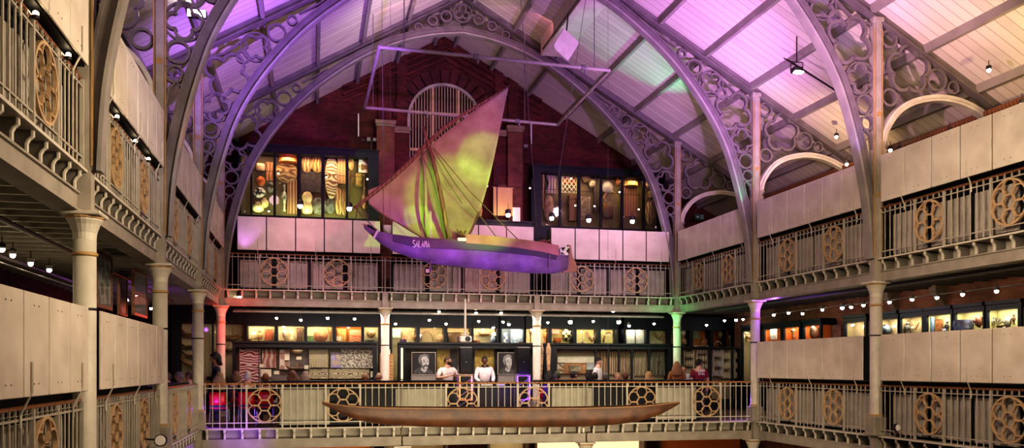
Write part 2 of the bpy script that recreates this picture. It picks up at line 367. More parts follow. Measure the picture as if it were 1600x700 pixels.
def showcase(side, i, level, label, a=.3, b=None, upper=True, nb=6, gaps=True, hgt=0):
    (x, y), rz, L = place(side, i); z = 0 if level == 0 else ZU; b = b or L-.3
    t = thing('desk_case', label, 'display case', (x, y, z), rz, 'display cases backed onto the railings')
    MB().box(a+.02, b-.02, .2, .95, .04, .93).box(a, b, .16, .8, .93, 1.16 if upper else 1.12).build('case_body', 'case_black', t)
    npn = 4; w = (b-a)/npn
    for k in range(npn):
        x0 = a+k*w+(.07 if gaps else .01); x1 = a+(k+1)*w-(.07 if gaps else .01)
        mb = MB().box(x0, x1, .15, .19, .06, .9); g = x0+.14
        while g < x1-.1: mb.box(g, g+.035, .135, .15, .06, .9); g += .15
        mb.build('plinth_panel', 'plinth_white' if upper else 'board_grey', t)
    if upper:
        w = (b-a)/nb; z0, z1 = (1.17, 2.17) if level else (1.19, 2.17)
        MB().box(a+.03, b, -.07, .5, z0-.01, z1-.02).build('case_hood', 'case_black', t)
        for k in range(nb):
            mb = MB().bbox((a+(k+.5)*w, -.10, (z0+z1)/2), w-.03, .03, z1-z0, .006); mb.cur = 1
            for ex in (.27, .45):
                for ez in (.12, z1-z0-.12): mb.box(a+k*w+ex*w+.1*w-.008, a+k*w+ex*w+.1*w+.008,   -.12, -.114, z0+ez-.008, z0+ez+.008)
            mb.build('backboard', ['board_white', 'screw'], t)
        for fx in (.14, .54, .93):
            xx = a+(b-a)*fx
            MB().tube([(xx, -.028, .9), (xx, -.028, 1.02), (xx, -.13, 1.24), (xx, -.13, 1.52)], .012, 6).build('support_arm', 'iron_light', t)
    return t
where = {('left', 0): 'nearest the camera', ('left', 1): 'behind the nearest left column', ('left', 2): 'before the third left column', ('left', 3): 'next to the far left corner',
         ('right', 1): 'at the right edge of the photo', ('right', 2): 'between the two right-hand front columns', ('right', 3): 'next to the far right corner',
         ('back', 0): 'left third', ('back', 1): 'middle third', ('back', 2): 'right third'}
for i in (0, 1, 2, 3):
    w = where[('left', i)]
    if i < 3:
        railing('left', i, 0, 'cream iron railing with gold rosettes, lower left gallery, '+w); gbeam('left', i, 0, 'cream bracketed edge beam, lower left gallery, '+w)
    railing('left', i, 1, 'cream iron railing with tan rosettes, upper left gallery, '+w); gbeam('left', i, 1, 'cream beam with scroll brackets, upper left gallery, '+w)
    showcase('left', i, 1, 'white-backed display case above the railing, upper left gallery, '+w)
    if i < 2: showcase('left', i, 0, 'white-backed display case above the railing, lower left gallery, '+w)
showcase('left', 2, 0, 'low case with pale grooved panels behind left railing, no backboards', upper=False, gaps=False)
for i in (1, 2, 3):
    w = where[('right', i)]
    if i < 3:
        railing('right', i, 0, 'cream iron railing with tan rosettes, lower right gallery, '+w); gbeam('right', i, 0, 'cream bracketed edge beam, lower right gallery, '+w)
        showcase('right', i, 0, 'white-backed display case above the railing, lower right gallery, '+w)
    railing('right', i, 1, 'cream iron railing with tan rosettes, upper right gallery, '+w); gbeam('right', i, 1, 'cream beam with scroll brackets, upper right gallery, '+w)
    showcase('right', i, 1, 'white-backed display case above the railing, upper right gallery, '+w)
for i in range(3):
    w = where[('back', i)]
    railing('back_lower', i, 0, 'cream railing with gold rosettes before the audience, '+w+' of lower rear gallery', brass=True)
    gbeam('back_lower', i, 0, 'cream bracketed beam under the audience deck, '+w)
    railing('back_upper', i, 1, 'lilac-lit iron railing with tan rosettes, '+w+' of upper rear gallery')
    gbeam('back_upper', i, 1, 'pale beam with brackets carrying the upper rear gallery, '+w)
xa = onY(371, 350, YF[4]+.1).x-XL; xb = onY(594, 350, YF[4]+.1).x-XL; xc = onY(858, 350, YF[4]+.1).x-XL; xd = onY(1042, 350, YF[4]+.1).x-XL
showcase('back_upper', 0, 1, 'pinkish white-backed case under the left upper wall case, upper rear gallery', a=xa, b=xb, nb=5)
xe = onY(712, 350, YF[4]+.1).x-XL; xf = onY(832, 350, YF[4]+.1).x-XL
showcase('back_upper', 0, 1, 'white-backed case behind the boat stern, upper rear gallery', a=xb+.35, b=xf, nb=5)
showcase('back_upper', 0, 1, 'white-backed case under the right upper wall case, upper rear gallery', a=xc, b=xd, nb=5)
def longcase(px0, px1, panels, label):
    X_ = lambda px: onY(px, 600, YF[3]+.2).x
    x0, x1 = X_(px0), X_(px1)
    t = thing('desk_case', label, 'display case', (x0, YF[3], 0), 0, 'long low display cases behind the rear railing'); L = x1-x0
    q0 = X_(panels[0][0])-x0
    MB().box(max(0.1, q0-.05), L-.1, .26, .95, .03, 1.02).build('case_body', 'case_black', t)
    MB().bbox((L/2, .58, 1.08), L, .8, .11, .04).build('case_top', 'case_black', t)
    MB().box(.1, L-.1, .24, .92, 1.136, 1.142).build('glass', 'glass', t)
    for a_, b_ in panels:
        u, v = X_(a_)-x0, X_(b_)-x0; mb = MB().box(u, v, .2, .25, .05, .93); g = u+.12
        while g < v-.1: mb.box(g, g+.04, .185, .2, .05, .93); g += .19
        mb.build('plinth_panel', 'board_grey', t)
longcase(408, 716, ((437, 515), (618, 697)), 'long low black topped case with pale grooved panels, left of the DJs')
longcase(842, 1102, ((862, 925), (1025, 1088)), 'long low black topped case with pale grooved panels, below the right-hand listeners')
# ------------------------------------------------------------------ columns
def column(name_label, x, y, z0, z1, ground=False):
    t = thing('cast_iron_column', name_label, 'column', (x, y, z0), 0, 'cast iron columns carrying the galleries'); h = z1-z0
    MB().bbox((0, 0, .2), .32, .32, .4, .02).bbox((0, 0, .03), .38, .38, .06, .01).build('plinth', 'iron', t)
    MB().lathe([(.15, .4), (.15, .43), (.135, .46), (.13, .5), (.13, h-.3)], 20).build('shaft', 'iron_light', t, smooth=True)
    MB().lathe([(.135, .40), (.155, .42), (.155, .44), (.135, .46)], 20).build('base_ring', 'gilt', t, smooth=True)
    MB().lathe([(.13, h-.33), (.135, h-.25), (.17, h-.15), (.2, h-.1), (.205, h-.05)], 20).bbox((0, 0, h-.025), .44, .44, .05, .01).build('capital', 'iron_light', t, smooth=False)
    MB().lathe([(.2, h-.085), (.213, h-.075), (.213, h-.06), (.2, h-.05)], 20).build('capital_ring', 'gilt', t)
    MB().lathe([(.13, h-.53), (.15, h-.52), (.15, h-.49), (.13, h-.48)], 20).build('neck_ring', 'gilt', t, smooth=True)
    if not ground: MB().lathe([(.13, 2.15), (.134, 2.15), (.134, 2.18), (.13, 2.18)], 20).build('strap', 'black_paint', t)
    return t
zt = ZU-.5
cl = ['nearest on the left, tallest in the photo', 'second along the left gallery', 'third on the left, at the corner of the audience deck', 'lit red in the far left corner']
cr = ['', 'nearest on the right, between the white case backs', 'at the right end of the audience railing, edged violet', 'lit green in the far right corner']
for k in range(4):
    column('cream cast iron column with gilt rings, '+cl[k], XL, YF[k+1], 0, zt)
    if k: column('cream cast iron column with gilt rings, '+cr[k], XR, YF[k+1], 0, zt)
column('cream cast iron column under the rear gallery, left of the portraits', XL+W3, YF[4], 0, zt)
column('cream cast iron column under the rear gallery, right of the speakers', XL+2*W3, YF[4], 0, zt)
for k, w in ((1, 'below the left half of the canoe'), (2, 'below the right half of the canoe'), (3, 'below the violet-edged corner column')):
    column('ground floor iron column capital '+w, XL+W3*k, YF[3]+.12, ZG, -.5, True)
# stub pilasters where the gallery edge passes each column
for k in range(4):
    for sx, xx in (('left', XL), ('right', XR)):
        for zz in (0, ZU):
            if k == 3 and zz == 0: continue
            struct(MB().box(xx-.09, xx+.09, YF[k+1]-.09, YF[k+1]+.09, zz-.5, zz), 'beam_joint', 'iron')
for k in (1, 2): struct(MB().box(XL+W3*k-.09, XL+W3*k+.09, YF[4]-.06, YF[4]+.1, ZU-.5, ZU), 'beam_joint', 'iron')
# ------------------------------------------------------------------ roof trusses
def spline(pts, n=6):
    out = []
    for i in range(len(pts)-1):
        p0 = pts[max(i-1, 0)]; p1 = pts[i]; p2 = pts[i+1]; p3 = pts[min(i+2, len(pts)-1)]
        for k in range(n):
            t = k/n
            out.append(tuple(.5*((2*b)+(-a+c)*t+(2*a-5*b+4*c-d)*t*t+(-a+3*b-3*c+d)*t**3) for a, b, c, d in zip(p0, p1, p2, p3)))
    return out+[tuple(pts[-1])]
AP = [(7.23, 3.83), (7.17, 4.8), (7.02, 5.7), (6.80, 6.6), (6.50, 7.5), (6.08, 8.3), (5.55, 9.05), (4.9, 9.8), (4.1, 10.5), (3.1, 11.2), (2.0, 11.72), (1.0, 12.02), (0, 12.17)]
OA = [(7.44, 6.35), (7.52, 6.65), (7.78, 7.02), (8.12, 7.25), (8.55, 7.38), (9.02, 7.42), (9.59, 7.32), (10.2, 7.02), (10.9, 6.5)]
def foil(cx, cz, r, n, rot=0, m=10):
    a = r*.56; b = r*.46; out = []
    half = PI/n; # cusp angle between neighbouring lobes, seen from a lobe centre
    ph = PI-math.asin(min(1, a*math.sin(half)/b))-0.0
    ph = ph-half if False else ph
    # angle measured at the lobe centre from the outward direction to the cusp point
    dcusp = a*math.cos(half)+math.sqrt(max(0, b*b-(a*math.sin(half))**2))
    ph = math.atan2(dcusp*math.sin(half), dcusp*math.cos(half)-a)
    for k in range(n):
        t = rot+2*PI*k/n
        for q in range(m+1):
            s_ = t-ph+2*ph*q/m
            out.append((cx+a*math.cos(t)+b*math.cos(s_), cz+a*math.sin(t)+b*math.sin(s_)))
        out.pop() if k % 1 else None
    return out
def truss(loc_y, label):
    t = thing('roof_truss', label, 'roof truss', (XC, loc_y, ZU), 0, 'arched iron roof trusses')
    T = lambda pts, sg: [(sg*u, z-ZU) for u, z in pts]
    for sg in (-1, 1):
        ap = spline(T(AP, sg))
        mb = MB().band([(u, z) for u, z in ap], .2, -.06, .06)
        # inner face flange, wide and flat
        mb2 = []; mb3 = []
        for k in range(len(ap)):
            a = ap[max(k-1, 0)]; b = ap[min(k+1, len(ap)-1)]; dx, dz = b[0]-a[0], b[1]-a[1]; l = math.hypot(dx, dz); nx, nz = -sg*dz/l*0+(dz/l)*(-1)*0, 0
            nx, nz = (-dz/l, dx/l); 
            if nx*(-sg) < 0 and abs(nx) > .05 or (abs(nx) <= .05 and nz > 0): nx, nz = -nx, -nz
            mb2.append((ap[k][0]+nx*.10, ap[k][1]+nz*.10)); mb3.append((ap[k][0]-nx*.10, ap[k][1]-nz*.10))
        mb.cur = 1; mb.band(mb2, .05, -.12, .12); mb.cur = 0; mb.band(mb3, .04, -.09, .09)
        mb.build('arch_rib', ['truss_backlit', 'rib_face'], t)
        mb = MB().band(T([(0, 13.31), (10.97, 13.31-.575*10.97)], sg), .24, -.05, .05)
        mb.band(T([(0, 13.20), (10.97, 13.20-.575*10.97)], sg), .04, -.12, .12); mb.build('rafter', 'truss_backlit', t)
        MB().box(sg*7.3-.065, sg*7.3+.065, -.11, .11, 0, 9.05-ZU).box(sg*7.3-.105, sg*7.3+.105, -.085, .085, 0, 9.05-ZU).bbox((sg*7.3, 0, 9.0-ZU), .26, .26, .12).build('post', 'iron', t)
        mb = MB()
        for ex in (-.096, .096): mb.box(sg*7.3+ex-.012, sg*7.3+ex+.012, -.10, -.08, .05, 8.8-ZU)
        for zz in (6.95, 5.2): mb.lathe([(.06, -.125), (.06, -.105), (.02, -.105)], 12, (sg*7.3, 0, zz-ZU), 'y')
        mb.build('gilt_beading', 'gilt', t)
        oa = spline(T(OA, sg))
        MB().band(oa, .14, -.09, .09).band(oa, .03, -.13, .13).build('outer_arch', 'iron_light', t)
        MB().lathe([(.02, -.16), (.08, -.1), (.09, 0), (.05, .06), (.11, .12), (.11, .18)], 12, (sg*7.47, 0, 6.2-ZU)).build('pendant_boss', 'iron', t, smooth=True)
        def rd(u, z, r, kind, rot=0, w=.06):
            if kind == 'ring': MB().band(circ(0, 0, r-w/2, 20), w, -.055, .055, True).build('tracery_ring', 'truss_backlit', t).location = (sg*u, 0, z-ZU)
            else:
                n = {'quatrefoil': 4, 'bigfoil': 4, 'cinquefoil': 5, 'trefoil': 3}[kind]
                o = MB().band(foil(0, 0, r-w*.5, n, rot), w, -.05, .05, True)
                if kind == 'quatrefoil': o.band(circ(0, 0, r*1.02, 28), w*.6, -.04, .04, True)
                o = o.build('quatrefoil' if kind == 'bigfoil' else kind, 'truss_backlit', t); o.location = (sg*u, 0, z-ZU)
        rd(5.12, 9.97, .13, 'ring', w=.045); rd(5.48, 9.63, .23, 'ring', w=.05); rd(5.97, 9.24, .34, 'quatrefoil', PI/4, .055); rd(6.28, 8.98, .16, 'ring', w=.04)
        rd(6.64, 8.52, .57, 'bigfoil', PI/4*1.35, .07); rd(6.90, 7.72, .34, 'quatrefoil', 0, .055); rd(7.0, 7.16, .22, 'ring', w=.05); rd(7.06, 6.76, .17, 'ring', w=.045)
        rd(7.60, 8.62, .21, 'ring', w=.055); rd(8.10, 8.0, .55, 'cinquefoil', PI/2, .07); rd(7.61, 7.35, .2, 'ring', w=.05); rd(8.80, 7.82, .26, 'ring', w=.055); rd(9.22, 7.68, .15, 'ring', w=.04)
        rd(.52, 12.56, .19, 'ring'); rd(.95, 12.38, .17, 'ring'); rd(1.4, 12.14, .14, 'ring', w=.045)
        # filling lancets that join the roundels
        for ln in ([(7.19, 6.2), (7.15, 6.5), (7.03, 6.62), (6.95, 6.5)], [(4.95, 10.15), (4.6, 10.35), (4.2, 10.62)], [(7.19, 8.9), (6.7, 9.02), (6.2, 9.45)]): MB().band(T(ln, sg), .045, -.04, .04).build('tracery_bar', 'truss_backlit', t)
    MB().band(foil(0, 0, .24, 3, PI/2), .055, -.05, .05, True).band(circ(0, 0, .29, 24), .045, -.04, .04, True).build('trefoil', 'truss_backlit', t).location = (0, 0, 12.72-ZU)
    return t
tr0 = truss(YF[1], 'arched iron roof truss nearest the camera, only its left leg in view')
dup(tr0, (XC, YF[2], ZU), label='second arched iron roof truss, its right leg rising over the nearest right column')
dup(tr0, (XC, YF[3], ZU), label='third arched iron roof truss, rising from the ends of the audience railing')
dup(tr0, (XC, YF[4], ZU), label='farthest arched roof truss, whole arch with trefoil apex before the brick gable')
# roof box and hatch
p1 = Vector((7.1, 18.5, 11.45))
t = thing('ventilation_box', 'long pale box duct hung under the right roof slope above the boat', 'duct', (7.1, 17.5, 11.45))
MB().box(0, .75, 0, 9.4, 0, .55).build('duct_body', 'board_white', t); MB().box(-.03, 0, .3, 9.1, .08, .12).build('flange', 'iron_dark', t)
q = onY(884, 70, 23.3)
t = thing('hatch_panel', 'small square white hatch hanging beside the roof duct', 'hatch', q)
a = MB().bbox((0, 0, 0), .62, .04, .62, .01).build('panel', 'iron_light', t); a.rotation_euler = (R(15), R(28), R(20))
MB().tube([(0, 0, .2), (.1, .1, .9)], .02).build('hinge_arm', 'dark_metal', t)
# ------------------------------------------------------------------ hanging lighting frame
ZFm = 9.0
def onZ(px, py, Z):
    d = (Z-ZC)*F/(HY-py); u = (px-800)/F*d; return Vector((u*C_+d*S_, d*C_-u*S_, Z))
fc = [onZ(593, 73, ZFm), onZ(952, 110, ZFm), onZ(871, 195, ZFm), onZ(570, 168, ZFm)]
t = thing('hanging_pipe_rig', 'grey rectangular pipe frame hung from the roof around the sail top', 'lighting frame', fc[0])
o0 = fc[0]
for a, b in ((0, 1), (1, 2), (2, 3), (3, 0)): MB().tube([fc[a]-o0, fc[b]-o0], .045, 8).build('pipe', 'iron', t)
for a, b, ts in ((0, 1, (.4, .88)), (3, 2, (.3, .78))):
    for k in ts:
        p_ = fc[a].lerp(fc[b], k)-o0; MB().bbox(p_, .14, .12, .12, .02).cbox(p_-Vector((-.06, 0, .1)), .05, .05, .12).build('clamp', 'duct', t)
for a, b, k in ((0, 1, .1), (0, 1, .93), (3, 2, .04), (3, 2, .82)):
    p_ = fc[a].lerp(fc[b], k); top = ct(abs(p_.x-XC))
    MB().tube([p_-o0, Vector((p_.x, p_.y, top))-o0], .012, 5).build('hanging_wire', 'wire', t)
# ------------------------------------------------------------------ sailing boat
YS = 21.3
P = lambda px, py, y=None: onY(px, py, YS if y is None else y)
def loft_hull(st, beam, n=9, keel=.6):
    rows = []
    for (px, top, bot, bw) in st:
        T_, B_ = P(px, top), P(px, bot); h = T_.z-B_.z; row = []
        for k in range(n):
            a = -PI/2+PI*k/(n-1)
            row.append((T_.x, YS+bw*beam*math.copysign(abs(math.sin(a))**.8, a), T_.z-h*(math.cos(a)**.7 if math.cos(a) > 0 else 0)))
        rows.append(row)
    return rows
st = [(569, 352, 357, .06), (582, 360, 369, .22), (595, 365, 381, .42), (612, 369, 391, .62), (640, 374, 402, .84), (670, 377, 411, .97), (705, 379, 416, 1), (745, 381, 420, 1), (790, 384, 424, .98), (830, 387, 427, .9), (862, 391, 428, .75), (884, 396, 424, .5)]
base = P(730, 420)
bt = thing('hanging_sailboat', 'violet-lit wooden sailing boat hung in the court with one pink and green sail', 'sailboat', base)
rows = loft_hull(st, .55)
inner = [[(x, YS+(y-YS)*.86, z+.06 if 0 < k < 8 else z-.0) for k, (x, y, z) in enumerate(r)] for r in rows]
hb = MB().rows(rows, close=False); hb.rows(inner, close=False)
for i in range(len(rows)-1):
    for e in (0, -1): hb.add([rows[i][e], rows[i+1][e], inner[i+1][e], inner[i][e]], [(0, 1, 2, 3)])
hb.add(rows[0], [tuple(range(9))]); hb.add(rows[-1], [tuple(range(9))])
hull = hb.build('hull', 'hull_wood', bt, off=base, smooth=True)
sb = MB()
stp = [(612, 371), (640, 375.5), (670, 379), (705, 381), (745, 383), (790, 387), (830, 391), (862, 396)]
bws = [.62, .84, .97, 1, 1, .98, .9, .75]
ro = []
for (px, yy), bw in zip(stp, bws):
    a = P(px, yy); b_ = P(px, yy+13 if px > 620 else yy+9)
    ro.append([(a.x, YS-bw*.55-.035, a.z), (b_.x, YS-bw*.55*.985-.04, b_.z), (b_.x, YS-bw*.5, b_.z), (a.x, YS-bw*.5, a.z)])
sb.rows(ro).build('dark_plank', 'hull_stripe', hull, off=base)
ro = []
for px, y0, y1, bw in ((722, 371, 382, 1), (760, 374, 385, .99), (800, 378, 389, .96), (835, 382, 394, .88), (866, 387, 400, .72)):
    a = P(px, y0); b_ = P(px, y1+3); ro.append([(a.x, YS-bw*.55-.03, a.z), (b_.x, YS-bw*.55-.06, b_.z), (b_.x, YS-bw*.55, b_.z), (a.x, YS-bw*.55+.03, a.z)])
MB().rows(ro).build('washstrake', 'washstrake', bt, off=base)
mb = MB().rows([[tuple(P(a, b, YS+e)) for a, b, e in ((565, 350, 0), (568, 349, -.02), (570, 353, 0), (567, 353, .02))], [tuple(P(a, b, YS+e)) for a, b, e in ((572, 358, 0), (575, 350, -.06), (580, 356, 0), (576, 361, .06))]]).build('bow_tip', 'wood_pale', bt, off=base)
MB().rows([[tuple(P(a, b, YS+e)) for a, b, e in ((572, 358, 0), (575, 350, -.07), (580, 356, 0), (576, 361, .07))], [tuple(P(a, b, YS+e)) for a, b, e in ((583, 370, 0), (590, 359, -.13), (593, 363, -.02), (588, 370, .13))]]).build('bow_nose', 'black_paint', bt, off=base)
MB().rows([[tuple(P(a, b, YS+e)) for a, b, e in ((582, 372, -.2), (589, 359, -.2), (589, 359, .16), (582, 372, .16))], [tuple(P(a, b, YS+e)) for a, b, e in ((585, 374, -.25), (592, 361, -.25), (592, 361, .2), (585, 374, .2))]]).build('white_band', 'white_paint', bt, off=base)
# stern paint and rudder
mb = MB().prism([tuple(P(a, b).xz) for a, b in ((868, 390), (883, 389), (880, 402), (868, 401))], YS-.44, YS-.38); mb.build('stern_board', 'white_paint', bt, off=base)
mb = MB()
for tri in (((869, 391), (876, 390), (872, 396)), ((877, 396), (882, 390), (881, 400)), ((869, 397), (875, 401), (869, 401))): mb.prism([tuple(P(a, b).xz) for a, b in tri], YS-.455, YS-.44)
mb.build('stern_pattern', 'black_paint', bt, off=base)
MB().prism([tuple(P(a, b).xz) for a, b in ((887, 383), (891, 384), (893, 400), (899, 411), (901, 424), (879, 426), (879, 412), (884, 402))], YS-.06, YS+.06).build('rudder', 'washstrake', bt, off=base)
MB().box(P(849, 0).x, P(851, 0).x, YS-.52, YS-.48, P(0+850, 427).z, P(850, 402).z).build('hull_batten', 'hull_wood', bt, off=base)
# spars
yard = [P(a, b, YS-.12) for a, b in ((549, 328), (562, 319), (582, 303), (612, 279), (640, 253), (664, 228), (690, 203), (722, 180), (760, 157), (796, 134))]
MB().tube(yard, [.02, .035, .045, .05, .055, .055, .05, .04, .03, .015], 8).build('yard', 'spar', bt, off=base, smooth=True)
mast = [P(a, b, YS-.2) for a, b in ((662, 198), (665, 212), (674, 240), (684, 280), (691, 315), (697, 350), (702, 380))]
MB().tube(mast, [.03, .04, .045, .05, .055, .055, .055], 8).build('mast', 'spar', bt, off=base, smooth=True)
# sail: grid between the yard edge and the foot/leech
top = spline([(575, 297), (596, 288), (622, 270), (648, 247), (668, 232), (690, 212), (718, 191), (752, 165), (794, 137)], 5)
bot = spline([(576, 318), (598, 335), (622, 349), (650, 366), (673, 377), (706, 374), (733, 368), (762, 290), (794, 139)], 5)
rows = []
nb_ = 12
for i, (a, b) in enumerate(zip(top, bot)):
    row = []
    for k in range(nb_+1):
        f = k/nb_; px = a[0]+(b[0]-a[0])*f; py = a[1]+(b[1]-a[1])*f
        bulge = .35*math.sin(PI*f)*math.sin(PI*min(1, i/len(top)*1.05)); wr_ = .025*math.sin(px*.21)*(1-f)
        row.append(tuple(P(px, py, YS+.02+bulge+wr_)))
    rows.append(row)
sm = MB().rows(rows, close=False, cap=False).build('sail', 'sail_cloth', bt, off=base, smooth=True)
so = sm.modifiers.new('s', 'SOLIDIFY'); so.thickness = .012
MB().tube([P(a, b, YS-.04) for a, b in bot[:34]], .014, 5).build('bolt_rope', 'rope', sm, off=base)
MB().tube([P(a, b, YS-.03) for a, b in ((659, 235), (664, 270), (665, 310), (664, 345), (668, 376))], [.03, .05, .045, .045, .03], 6).build('rolled_cloth', 'sail_cloth', bt, off=base, smooth=True)
for k, (pts, r_) in enumerate(((((676, 232), (713, 290), (752, 340), (779, 375)), .012), (((678, 232), (735, 300), (780, 345), (816, 381)), .012), (((676, 240), (700, 285), (722, 318)), .008), (((660, 245), (672, 268), (690, 330)), .008), (((670, 230), (655, 250)), .012), (((673, 330), (673, 425)), .015))):
    MB().tube([P(a, b, YS-.3) for a, b in pts], r_, 5).build('rigging_line', 'rope' if k < 5 else 'hull_wood', bt, off=base)
for k, (pts) in enumerate((((560, 322), (557, 335), (556, 343)), ((562, 320), (575, 336), (574, 345), (590, 362)), ((553, 322), (560, 330), (566, 340)))):
    MB().tube([P(a, b, YS-.1) for a, b in pts], .014, 5).build('loose_rope', 'rope', bt, off=base, smooth=True)
mb = MB()
for k in range(8): c = P(848+random.random()*14, 383-random.random()*7, YS-.1+random.random()*.2); mb.tube([c+Vector((math.cos(a)*.1, math.sin(a)*.1, .03*math.sin(3*a+k))) for a in [2*PI*q/8 for q in range(9)]], .018, 5)
mb.build('rope_coil', 'washstrake', bt, off=base)
mb = MB()
for k in range(6): c = P(716+random.random()*14, 368+random.random()*6, YS-.2); mb.tube([c, c+Vector((random.uniform(-.15, .15), 0, random.uniform(.05, .2)))], .02, 5)
mb.build('sheet_knot', 'spar', bt, off=base)
MB().bbox(P(722, 374, YS-.58), .22, .03, .08, .01).build('painted_block', 'white_paint', bt, off=base)
MB().bbox(P(668, 423, YS-.62), .09, .02, .1, .01).build('paper_tag', 'wood_pale', bt, off=base)
MB().tube([P(673, 330, YS-.62), P(673, 372, YS-.62)], .01, 4).build('pennant_staff', 'white_paint', bt, off=base)
for (a, b, tx, ty) in ((853, 378, 893, 120), (841, 380, 828, 200), (857, 378, 882, 215)):
    e = P(tx, ty); s0 = P(a, b); d = (e-s0); k = (ct(abs(e.x-XC))-.25-s0.z)/d.z
    if tx == 893: continue
    MB().tube([s0, s0+d*k*.985], .007, 4).build('suspension_wire', 'wire', bt, off=base)
e = P(632, 250); MB().tube([P(600, 367), Vector((P(596, 0).x, YS, ct(abs(P(596, 0).x-XC))))], .006, 4).build('suspension_wire', 'wire', bt, off=base)
# SALAMA lettering, stroked
def strokes(mb, letters, x0, z0, h, w, gap, y, r):
    G = {'S': [[(1, .9), (.7, 1), (.2, 1), (0, .8), (.1, .55), (.9, .45), (1, .2), (.8, 0), (.2, 0), (0, .1)]], 'A': [[(0, 0), (.5, 1), (1, 0)], [(.2, .4), (.8, .4)]], 'L': [[(0, 1), (0, 0), (.9, 0)]],
         'M': [[(0, 0), (.1, 1), (.5, .4), (.9, 1), (1, 0)]]}
    for i, ch in enumerate(letters):
        for stv in G[ch]: mb.tube([(x0+i*(w+gap)+u*w, y(x0+i*(w+gap)+u*w), z0+v*h) for u, v in stv], r, 4)
a = P(645, 386.2, YS-.55); mb = MB(); strokes(mb, 'SALAMA', a.x, a.z-.0, .155, .048, .021, lambda x: YS-.60, .009)
mb.build('name_lettering', 'white_paint', hull, off=base)
# ------------------------------------------------------------------ dugout canoe
YS = 18.3
cst = [(503, 628, 631, .03), (520, 632, 640, .2), (540, 634.5, 650, .45), (565, 636, 658, .7), (600, 637, 664, .9), (660, 637.5, 667, 1), (740, 638, 668, 1), (820, 638, 668, 1), (900, 637.5, 667, 1), (960, 636, 664, .92), (1000, 634.5, 658, .7), (1030, 632, 648, .42), (1050, 630, 638, .18), (1062, 628.5, 631, .03)]
rows = loft_hull(cst, .38)
base2 = P(780, 668); ct_ = thing('dugout_canoe', 'long dark brown dugout canoe with pointed ends hanging before the lower railing', 'canoe', base2)
hb = MB().rows(rows, close=False); hb.add(rows[0], [tuple(range(9))]); hb.add(rows[-1], [tuple(range(9))]); hb.build('hull', 'canoe_wood', ct_, off=base2, smooth=True)
inn = [[(r[0][0], YS+(q[1]-YS)*.88, r[0][2]-(r[0][2]-q[2])*.8+.0) for q in r] for r in rows]
hb = MB().rows(inn, close=False); hb.build('hollow', 'canoe_wood', ct_, off=base2, smooth=True)
for px in (610, 950):
    c_ = onY(px, 637, 18.3); MB().tube([c_, Vector((c_.x, 18.3, ct(abs(c_.x-XC))-.02))], .003, 4).build('suspension_wire', 'wire', ct_, off=base2)
for e in (0, -1):
    mb = MB(); 
    for i in range(len(rows)-1): mb.add([rows[i][e], rows[i+1][e], inn[i+1][e], inn[i][e], *(tuple(Vector(v)+Vector((0, 0, .018))) for v in (rows[i][e], rows[i+1][e], inn[i+1][e], inn[i][e]))], [(0, 1, 2, 3), (4, 5, 6, 7), (0, 1, 5, 4), (2, 3, 7, 6)])
    mb.build('gunwale', 'canoe_rim', ct_, off=base2)
STRIPS = []
# ------------------------------------------------------------------ artefacts
TAN = (.55, .36, .18); PALE = (.70, .58, .40); BRN = (.24, .12, .06); DRK = (.05, .035, .03); RED = (.42, .07, .04); ORG = (.62, .24, .07); WHT = (.78, .74, .66); GRY = (.30, .28, .26); OLV = (.42, .40, .16); BLU = (.16, .2, .42); CRM = (.72, .62, .42); GRN = (.05, .3, .12); PUR = (.3, .12, .4); BLK = (.02, .02, .02)
KN = {'round': 'round_shield', 'oval': 'oval_shield', 'long': 'long_shield', 'mask': 'carved_mask', 'drum': 'drum', 'gourd': 'gourd_vessel', 'basket': 'basket', 'cloth': 'textile_hanging', 'club': 'wooden_club', 'figure': 'carved_figure', 'lattice': 'lattice_panel', 'canoe': 'model_canoe', 'card': 'caption_card', 'bowl': 'bowl', 'panel': 'painted_panel', 'boomerang': 'boomerang', 'fan': 'feather_fan', 'rack': 'shelf_rack', 'box': 'wooden_box', 'paddle': 'paddle', 'jar': 'jar', 'horn': 'horn', 'skin': 'hide_garment'}
